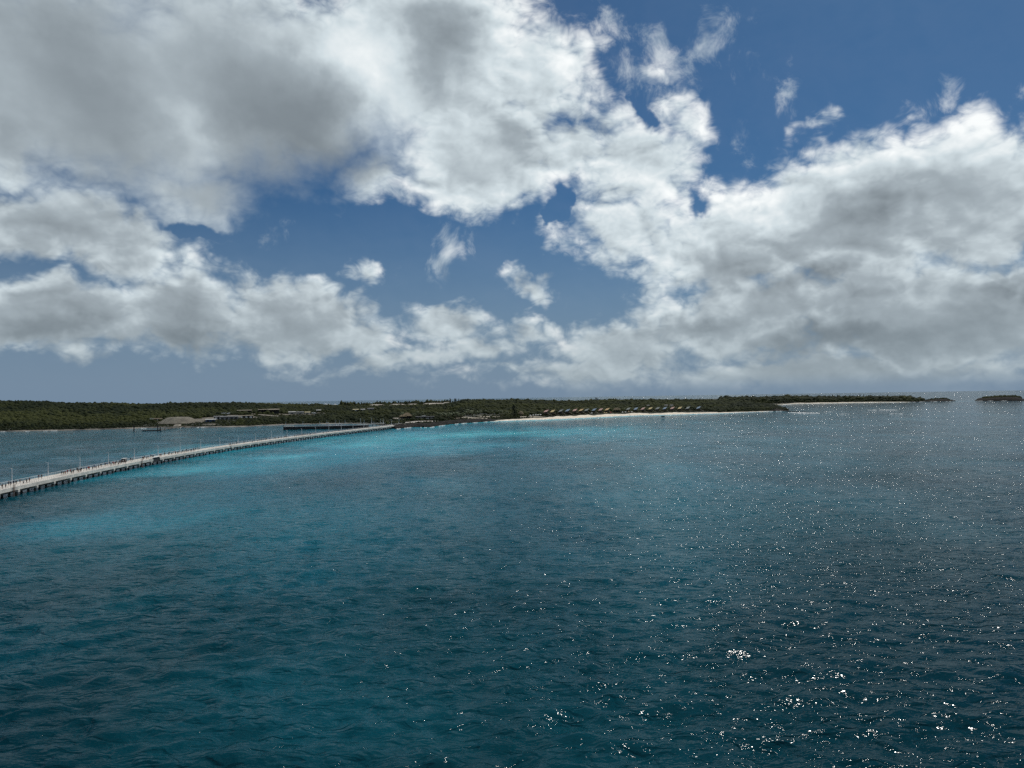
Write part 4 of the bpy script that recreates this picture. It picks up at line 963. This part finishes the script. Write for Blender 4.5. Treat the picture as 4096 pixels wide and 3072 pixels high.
MB().box(-14.5, 14.5, -5, 5, -2, 4.6).build('wall', wallm['dark'], lh); MB().box(-15.5, 15.5, -7, 6, 4.62, 5.2).build('roof', roofm['grey'], lh); MB().box(-5, 1, -1, 3, 5.21, 6.6).build('roof_unit', roofm['white'], lh)
for i, x in enumerate((-10.5, -6.5, -2.2, 2.2, 5.0, 10.8)):
    f_ = MB().box(x - 1.2, x + 1.2, -5.07, -5.004, 1.2, 3.7).build('window', whitem, lh); MB().box(x - 0.9, x + 0.9, -5.1, -5.073, 2.4, 3.5).build('pane', glass, f_)
for i in range(8): x = -15 + 30 * i / 7; MB().box(x - 0.15, x + 0.15, -6.9, -6.6, -2, 4.6).build('post', timber, lh)
fn = MAIN.ground(1765, 1678)
for i, (px, py) in enumerate([(1705, 1687), (1711, 1687.5), (1716, 1687), (1722, 1688), (1727, 1686.5), (1682, 1689), (1662, 1690), (1640, 1689)]):
    p = MAIN.ground(px, py); p.z += 0.5; person(p, g4.uniform(0, 6.28), g4.choice(['walking', 'standing']), g4.choice(['white', 'red', 'khaki', 'grey', 'black']), 'grey', f'person in the plaza group before the long hall, {ORD[i]} from left of five' if i < 5 else f'person apart at the left of the plaza, {ORD[7 - i]} from left of three', 'people on the plaza', 1.1)

# terraces: long pale low walls and decks between the palms
terr = mat('pale_terrace_wall', (0.55, 0.50, 0.40), 0.85, (0.44, 0.40, 0.32), 0.3)
for i, (x0, y0, x1, y1, h, lab) in enumerate([(1852, 1671, 1888, 1668.5, 2.2, 'pale terrace wall under the palms, leftmost'), (1892, 1668, 1924, 1666, 2.6, 'pale terrace wall under the palms, second from left'), (1918, 1664, 1948, 1662.5, 2.4, 'pale terrace wall under the palms, behind the second'),
                                           (1952, 1665, 1982, 1663.5, 2.2, 'yellowish terrace wall under the palms, fourth from left'), (1986, 1664, 2030, 1662, 2.0, 'pale terrace wall left of the tall feathery tree')]):
    a, b = MAIN.ground(x0, y0), MAIN.ground(x1, y1); t = thing('terrace', lab, 'terrace', a, 0, 'terraces between the palms'); v_ = b - a; v_.z = 0
    z_ = min(a.z, b.z) - a.z; strip_between('wall', Vector((0, 0, 0)), v_, 2.0, z_ - 2, z_ + h, terr, t)
    n_p = 9
    for k in range(n_p + 1): q = v_ * k / n_p; mb = MB(); mb.bar((q.x, q.y, z_ + h), (q.x, q.y, z_ + h + 1.5), 0.09, 4); mb.build('post', timber, t)
    mb = MB(); mb.bar((0, 0, z_ + h + 1.5), (v_.x, v_.y, z_ + h + 1.5), 0.1, 4); mb.build('rail', railw, t)
def hut(px, py, w, h, label, name='thatched_hut'):
    p = MAIN.ground(px, py); t = thing(name, label, 'hut', p, face_cam(p)); a = MB(); n_ = 10
    a.poly([(math.cos(2 * math.pi * i / n_) * w / 2, math.sin(2 * math.pi * i / n_) * w / 2, h * 0.42) for i in range(n_)] + [(math.cos(2 * math.pi * i / n_) * w * .3, math.sin(2 * math.pi * i / n_) * w * .3, h * 0.82) for i in range(n_)] + [(0, 0, h)],
           [(i, (i + 1) % n_, n_ + (i + 1) % n_, n_ + i) for i in range(n_)] + [(n_ + i, n_ + (i + 1) % n_, 2 * n_) for i in range(n_)]); a.build('roof', roofm['thatch'], t)
    for i in range(5): q = 2 * math.pi * i / 5; b = MB(); b.bar((math.cos(q) * w * .4, math.sin(q) * w * .4, -2), (math.cos(q) * w * .4, math.sin(q) * w * .4, h * .44), 0.15, 5); b.build('post', timber, t)
    a = MB(); a.bar((0, 0, -2), (0, 0, h * .4), w * .28, 8); a.build('counter', wallm['wood'], t)
hut(2083, 1664, 11, 8.5, 'round thatched hut just right of the tall feathery tree')
p = MAIN.ground(2468, 1650); hl = thing('thatched_hall', 'wide thatched beach hall between the two rows of cabanas', 'hall', p, face_cam(p)); w, d, h = 15, 9, 5.2
MB().poly([(-w / 2, -d / 2, h), (w / 2, -d / 2, h), (w / 2, d / 2, h), (-w / 2, d / 2, h), (-w * .30, 0, h + 3.6), (w * .30, 0, h + 4.2)], [(0, 1, 5, 4), (1, 2, 5), (2, 3, 4, 5), (3, 0, 4), (0, 3, 2, 1)]).build('roof', roofm['thatch'], hl)
for sx in (-.45, -.15, .15, .45):
    for sy in (-.42, .42): b = MB(); b.bar((w * sx, d * sy, -3), (w * sx, d * sy, h), 0.17, 5); b.build('post', timber, hl)
MB().box(-w * .4, w * .4, 0, d * .4, -3, h - 1).build('bar_counter', wallm['dark'], hl)

# ------------------------------------------------------------------ beach cabanas
CAB = {'pink': (0.40, 0.24, 0.20), 'yellow': (0.42, 0.32, 0.14), 'grey': (0.15, 0.165, 0.155), 'blue': (0.15, 0.21, 0.28), 'orange': (0.44, 0.29, 0.13)}
for c_, v_ in CAB.items(): mat('roof_' + c_, v_, 0.7, tuple(min(1, q * 1.25 + 0.05) for q in v_), 0.9)
cab_list = [(2184, 1661, 'pink'), (2210, 1661, 'yellow'), (2243, 1659, 'grey'), (2270, 1657.5, 'blue'), (2299, 1656.5, 'pink'), (2324, 1656, 'orange'), (2346, 1655.5, 'grey'), (2376, 1654.5, 'blue'), (2402, 1654, 'pink'), (2428, 1653, 'orange'),
            (2513, 1650.5, 'grey'), (2543, 1650, 'blue'), (2571, 1649.5, 'pink'), (2601, 1648.5, 'yellow'), (2630, 1648, 'grey'), (2659, 1647.5, 'blue'), (2689, 1647, 'pink'), (2719, 1646.5, 'yellow'), (2751, 1646, 'grey'), (2794, 1645, 'blue')]
def cab_meshes():
    w, d = 6.8, 6.0
    deck = MB().box(-w / 2 - 0.6, w / 2 + 0.6, -d / 2 - 1.2, d / 2, 1.9, 2.15).me('cabana_deck')
    body = MB().box(-w * .42, w * .42, -d * .1, d * .45, 2.16, 4.7).me('cabana_wall')
    q = [(-w * .66, -d * .5, 4.2), (w * .28, -d * .5, 5.2), (w * .72, d * .5, 8.9), (-w * .20, d * .5, 7.7)]
    roof = MB().poly(q + [(x, y, z + 0.28) for x, y, z in q], [(0, 3, 2, 1), (4, 5, 6, 7), (0, 1, 5, 4), (1, 2, 6, 5), (2, 3, 7, 6), (3, 0, 4, 7)]).me('cabana_roof')
    post = MB(); post.bar((0, 0, -4), (0, 0, 5.4), 0.16, 5); post = post.me('cabana_post')
    st = MB(); n_ = 9
    for i in range(n_): st.box(w / 2 + 0.7 + i * 1.0, w / 2 + 1.75 + i * 1.0, -d / 2 - 1.2 - i * 0.9, -d / 2 + 0.6 - i * 0.9, 1.95 - i * 0.36, 2.13 - i * 0.36)
    st = st.me('cabana_stair')
    rl = MB()
    for dy in (-1.2, 0.6): rl.bar((w / 2 + 0.7, -d / 2 + dy, 3.1), (w / 2 + 0.7 + 9, -d / 2 + dy - 8.1, -0.1), 0.1, 4)
    rl = rl.me('cabana_rail'); rail = MB().box(-w / 2 - 0.5, w / 2 + 0.5, -d / 2 - 1.15, -d / 2 - 1.05, 2.95, 3.08).me('cabana_front_rail')
    return deck, body, roof, post, st, rl, rail, w, d
cdk, cbd, crf, cps, cst, crl, cfr, cw, cd = cab_meshes(); CR = {}
stairm = mat('pale_stair_timber', (0.34, 0.29, 0.22), 0.85, (0.26, 0.22, 0.17), 0.8)
for i, (px, py, c_) in enumerate(cab_list):
    p = MAIN.ground(px, py); p.z += 0.8; side = 'left of the thatched hall' if px < 2460 else 'right of the thatched hall'; same = [q for q in cab_list if q[2] == c_ and (q[0] < 2460) == (px < 2460)]; k = [q[0] for q in same].index(px)
    which = f', {ORD[k]} such from the left' if len(same) > 1 else ''
    t = thing('cabana', f'beach cabana with {c_} tilted roof {side}{which}', 'cabana', p, face_cam(p) + rnd.uniform(-0.12, 0.12) - 0.15, 'cabanas along the beach')
    if c_ not in CR: CR[c_] = crf.copy(); CR[c_].materials.clear(); CR[c_].materials.append(MATS['roof_' + c_])
    link('roof', CR[c_], None, t); link('deck', cdk, timber, t); link('wall', cbd, wallm['dark'], t); link('stair', cst, stairm, t); link('stair_rail', crl, stairm, t); link('front_rail', cfr, timber, t)
    for sx in (-.5, .5):
        for sy in (-.5, .42): link('post', cps, timber, t, (cw * sx, cd * sy, 0))
umb_c = {'white': whitem, 'yellow': MATS['roof_yellow'], 'red': MATS['cloth_red']}
for i, (px, py, c_, lab) in enumerate([(2367, 1657.5, 'white', 'white beach umbrella below the blue-roofed cabana'), (2418, 1656.5, 'yellow', 'yellow beach umbrella left of the orange-roofed cabana beside the hall'), (2426, 1656.6, 'yellow', 'yellow beach umbrella below the orange-roofed cabana beside the hall'), (2443, 1655, 'red', 'red beach umbrella left of the thatched hall'),
                                  (2490, 1653.5, 'white', 'white beach umbrella right below the thatched hall'), (2502, 1653, 'white', 'second white beach umbrella right of the thatched hall'), (2527, 1652.5, 'white', 'white beach umbrella right of the lifeguard stand'), (2451, 1645, 'white', 'white parasol on the left side of the thatched hall'), (2480, 1644.5, 'white', 'white parasol on the right side of the thatched hall'),
                                  (2122, 1667, 'white', 'white umbrella right of the round hut, leftmost of five'), (2133, 1666, 'white', 'white umbrella right of the round hut, second of five'), (2143, 1665.6, 'white', 'white umbrella right of the round hut, third of five'), (2152, 1665, 'white', 'white umbrella right of the round hut, fourth of five'), (2162, 1664.6, 'white', 'white umbrella right of the round hut, rightmost of five')]):
    p = MAIN.ground(px, py); t = thing('beach_umbrella', lab, 'umbrella', p, 0, 'umbrellas on the beach'); a = MB(); a.bar((0, 0, -0.5), (0, 0, 2.7), 0.06, 5); a.build('pole', timber, t); n_ = 10
    a = MB(); a.poly([(math.cos(2 * math.pi * j / n_) * 2.0, math.sin(2 * math.pi * j / n_) * 2.0, 2.25) for j in range(n_)] + [(0, 0, 3.2)] + [(math.cos(2 * math.pi * j / n_) * 1.9, math.sin(2 * math.pi * j / n_) * 1.9, 2.2) for j in range(n_)] + [(0, 0, 3.05)],
                     [(j, (j + 1) % n_, n_) for j in range(n_)] + [(n_ + 1 + (j + 1) % n_, n_ + 1 + j, 2 * n_ + 1) for j in range(n_)] + [(j, n_ + 1 + j, n_ + 1 + (j + 1) % n_, (j + 1) % n_) for j in range(n_)]); a.build('canopy', umb_c[c_], t)
p = MAIN.ground(2515, 1657); t = thing('lifeguard_stand', 'yellow-topped lifeguard stand on the sand', 'lifeguard stand', p, face_cam(p))
for sx in (-1, 1):
    for sy in (-1, 1): a = MB(); a.bar((sx * 1.3, sy * 1.3, -0.8), (sx * 0.9, sy * 0.9, 5.2), 0.11, 5); a.build('leg', whitem, t)
MB().box(-1.3, 1.3, -1.3, 1.3, 2.3, 2.5).build('platform', stairm, t); MB().poly([(-1.7, -1.7, 5.2), (1.7, -1.7, 5.2), (1.7, 1.7, 5.2), (-1.7, 1.7, 5.2), (0, 0, 6.3)], [(0, 1, 4), (1, 2, 4), (2, 3, 4), (3, 0, 4), (0, 3, 2, 1)]).build('roof', MATS['roof_yellow'], t)
p = MAIN.ground(2519, 1661.5); person(p, 0.4, 'standing', 'black', 'navy', 'person standing on the sand below the lifeguard stand', 'people on the beach', 1.05)
p = at(2652, 1667); t = thing('small_boat', 'small dark motor boat off the turquoise beach', 'boat', (p.x, p.y, 0.1), 0.25)
a = MB(); sec = [(-3, .95, 0), (0, 1.05, 0.05), (2, .7, .25), (3.4, .05, .5)]; P = []
for x, w, l_ in sec: P += [(x, -w, .8 + l_), (x, -w * .6, -.3), (x, w * .6, -.3), (x, w, .8 + l_)]
F = [(0, 3, 2, 1)] + [(4 * i + j, 4 * i + (j + 1) % 4, 4 * i + 4 + (j + 1) % 4, 4 * i + 4 + j) for i in range(3) for j in range(4)]
a.poly(P, F).build('hull', darkm, t); MB().box(-.6, .6, -.5, .5, .8, 1.7).build('console', darkm, t); MB().box(-3.4, -2.9, -.3, .3, .3, 1.5).build('outboard_motor', tyre, t)
person((p.x - 0.5, p.y - 0.2, 0.75), 1.2, 'standing', 'black', 'black', 'person standing in the small dark motor boat', 'people on the water')

# ------------------------------------------------------------------ trees that stand out: palms and feathery casuarinas
bark = mat('palm_trunk', (0.14, 0.115, 0.085), 0.9, (0.09, 0.075, 0.055), 1.0); frondm = mat('palm_frond', (0.050, 0.070, 0.022), 0.7, (0.085, 0.10, 0.045), 0.8); casm = mat('casuarina_needles', (0.022, 0.030, 0.016), 0.85, (0.045, 0.052, 0.03), 0.5)
casbark = mat('casuarina_trunk', (0.06, 0.05, 0.04), 0.9, (0.04, 0.033, 0.026), 1.0)
def palm_meshes(seed):
    g = random.Random(seed); tr_ = MB(); lean = g.uniform(-0.8, 0.8); pts = [(lean * (i / 5) ** 2, 0.2 * math.sin(i), 8.0 * i / 5 - 1.5 * (i == 0)) for i in range(6)]
    for i in range(5): tr_.bar(pts[i], pts[i + 1], 0.24 - 0.025 * i, 6, 0.215 - 0.025 * i)
    cr_ = MB(); top = Vector(pts[-1])
    for k in range(13):
        a = 2 * math.pi * k / 13 + g.uniform(-0.2, 0.2); up = g.uniform(-0.2, 0.9); L = g.uniform(2.4, 3.2); prev = None
        for j in range(6):
            t = j / 5; r_ = L * t; z = up * L * t - 1.5 * t * t * L * 0.6; c = top + Vector((math.cos(a) * r_, math.sin(a) * r_, z)); w = 0.5 * math.sin(math.pi * (0.12 + 0.86 * t)) + 0.03
            q = Vector((-math.sin(a), math.cos(a), 0)) * w; cur = (c + q - Vector((0, 0, w * .5)), c, c - q - Vector((0, 0, w * .5)))
            if prev: cr_.poly([*prev, *cur], [(0, 1, 4, 3), (1, 2, 5, 4)])
            prev = cur
    return tr_.me('palm_trunk'), cr_.me('palm_crown')
PALMS = [palm_meshes(i) for i in range(5)]
def cas_meshes(seed, tall):
    g = random.Random(seed); H = 14.0; tr_ = MB(); tr_.bar((0, 0, -2), (0.2, 0, H * 0.55), 0.3, 6, 0.18); tr_.bar((0.2, 0, H * 0.55), (0.1, 0.1, H), 0.18, 6, 0.04); V = []; F = []
    for k in range(40):
        z = H * (0.10 + 0.88 * g.random() ** 0.9); a = g.uniform(0, 6.28); L = (1 - z / H) * 3.4 + 0.8; el_ = g.uniform(0.25, 0.95); tip = Vector((math.cos(a) * L * math.cos(el_), math.sin(a) * L * math.cos(el_), z + L * math.sin(el_)))
        tr_.bar((0.12, 0, z), tip, 0.05, 4, 0.015)
        for j in range(9):
            t = 0.25 + 0.8 * g.random(); c = Vector((0.12, 0, z)).lerp(tip, t) + Vector((g.gauss(0, .28), g.gauss(0, .28), g.gauss(0, .25))); b = len(V); q = Vector((g.gauss(0, 1), g.gauss(0, 1), g.gauss(0, .6))).normalized() * g.uniform(.5, 1.05); u = Vector((g.gauss(0, 1), g.gauss(0, 1), 1.2)).normalized() * g.uniform(.8, 1.7)
            V += [tuple(c - q * .5), tuple(c + q * .5), tuple(c + u)]; F.append((b, b + 1, b + 2))
    me = bpy.data.meshes.new('casuarina_crown'); me.from_pydata(V, [], F); me.update(); return tr_.me('casuarina_trunk'), me
CAS = [cas_meshes(60 + i, True) for i in range(6)]
def tree(kind, p, sc, label, group, wide=1.0):
    tm, cm = rnd.choice(PALMS if kind == 'palm_tree' else CAS); t = thing(kind, label, 'palm' if kind == 'palm_tree' else 'tree', p, rnd.uniform(0, 6.28), group); t.scale = (sc * wide, sc * wide, sc)
    link('trunk', tm, bark if kind == 'palm_tree' else casbark, t); link('crown', cm, frondm if kind == 'palm_tree' else casm, t)
pal = sorted([(rnd.uniform(1742, 1800), rnd.uniform(1674, 1683)) for _ in range(13)] + [(rnd.uniform(1800, 1860), rnd.uniform(1670, 1679)) for _ in range(12)] + [(rnd.uniform(1860, 2030), rnd.uniform(1662, 1671)) for _ in range(20)] + [(1610, 1676), (1650, 1678), (1658, 1674), (1672, 1670), (1690, 1668)])
for i, (px, py) in enumerate(pal): tree('palm_tree', MAIN.ground(px, py), rnd.uniform(0.95, 1.35), f'palm tree among the halls and terraces, {ORD[i]} from the left', 'palms behind the rocky shore')
pal2 = sorted([(rnd.uniform(2230, 2900), 0) for _ in range(22)])
for i, (px, _) in enumerate(pal2):
    sy = np.interp(px, [2184, 2428, 2513, 2794, 2900], [1658, 1650, 1648, 1643, 1642]); tree('palm_tree', MAIN.ground(px, sy + rnd.uniform(-2, 1.5)), rnd.uniform(0.8, 1.1), f'palm tree among the beach cabanas, {ORD[i]} from the left', 'palms among the cabanas')
tree('casuarina_tree', MAIN.ground(2056, 1673), 1.55, 'tall dark feathery tree standing alone at the left end of the beach', None, 1.35)
def skyline(land, xs, group, lab, back=(0, 60), sc=(0.7, 1.2), off=0):
    xs = sorted(xs)
    for i, px in enumerate(xs):
        r = float(np.interp(px, land.rx, land.rr)) + rnd.uniform(*back); a = float(az_of(px)); z = float(land.z(px, r)); tree('casuarina_tree', (r * math.sin(a), r * math.cos(a), z), rnd.uniform(*sc), f'{lab}, {ORD[i]} from the left', group)
skyline(MAIN, [rnd.uniform(1370, 1600) for _ in range(24)] + [rnd.uniform(1600, 1845) for _ in range(34)], 'feathery trees on the far skyline', 'feathery tree on the low skyline above the pier root', (-10, 60), (0.65, 1.15))
skyline(MAIN, [2388, 2383, 2392, 1932, 2480, 2700, 2715, 2800], 'lone trees on the island skyline', 'small tree poking above the island skyline', (-20, 10), (0.55, 0.8))
skyline(SPIT, [2912, 2925, 2940, 3020, 3055, 3100, 3130, 3155, 3186, 3190, 3235, 3242, 3250, 3262, 3270, 3290, 3300, 3312, 3330, 3350, 3375, 3400, 3430, 3440, 3455, 3475, 3490, 3505, 3520, 3535, 3550, 3575, 3585, 3592, 3598, 3605], 'feathery trees along the far spit', 'feathery tree above the far spit', (-60, 10), (0.55, 1.0))
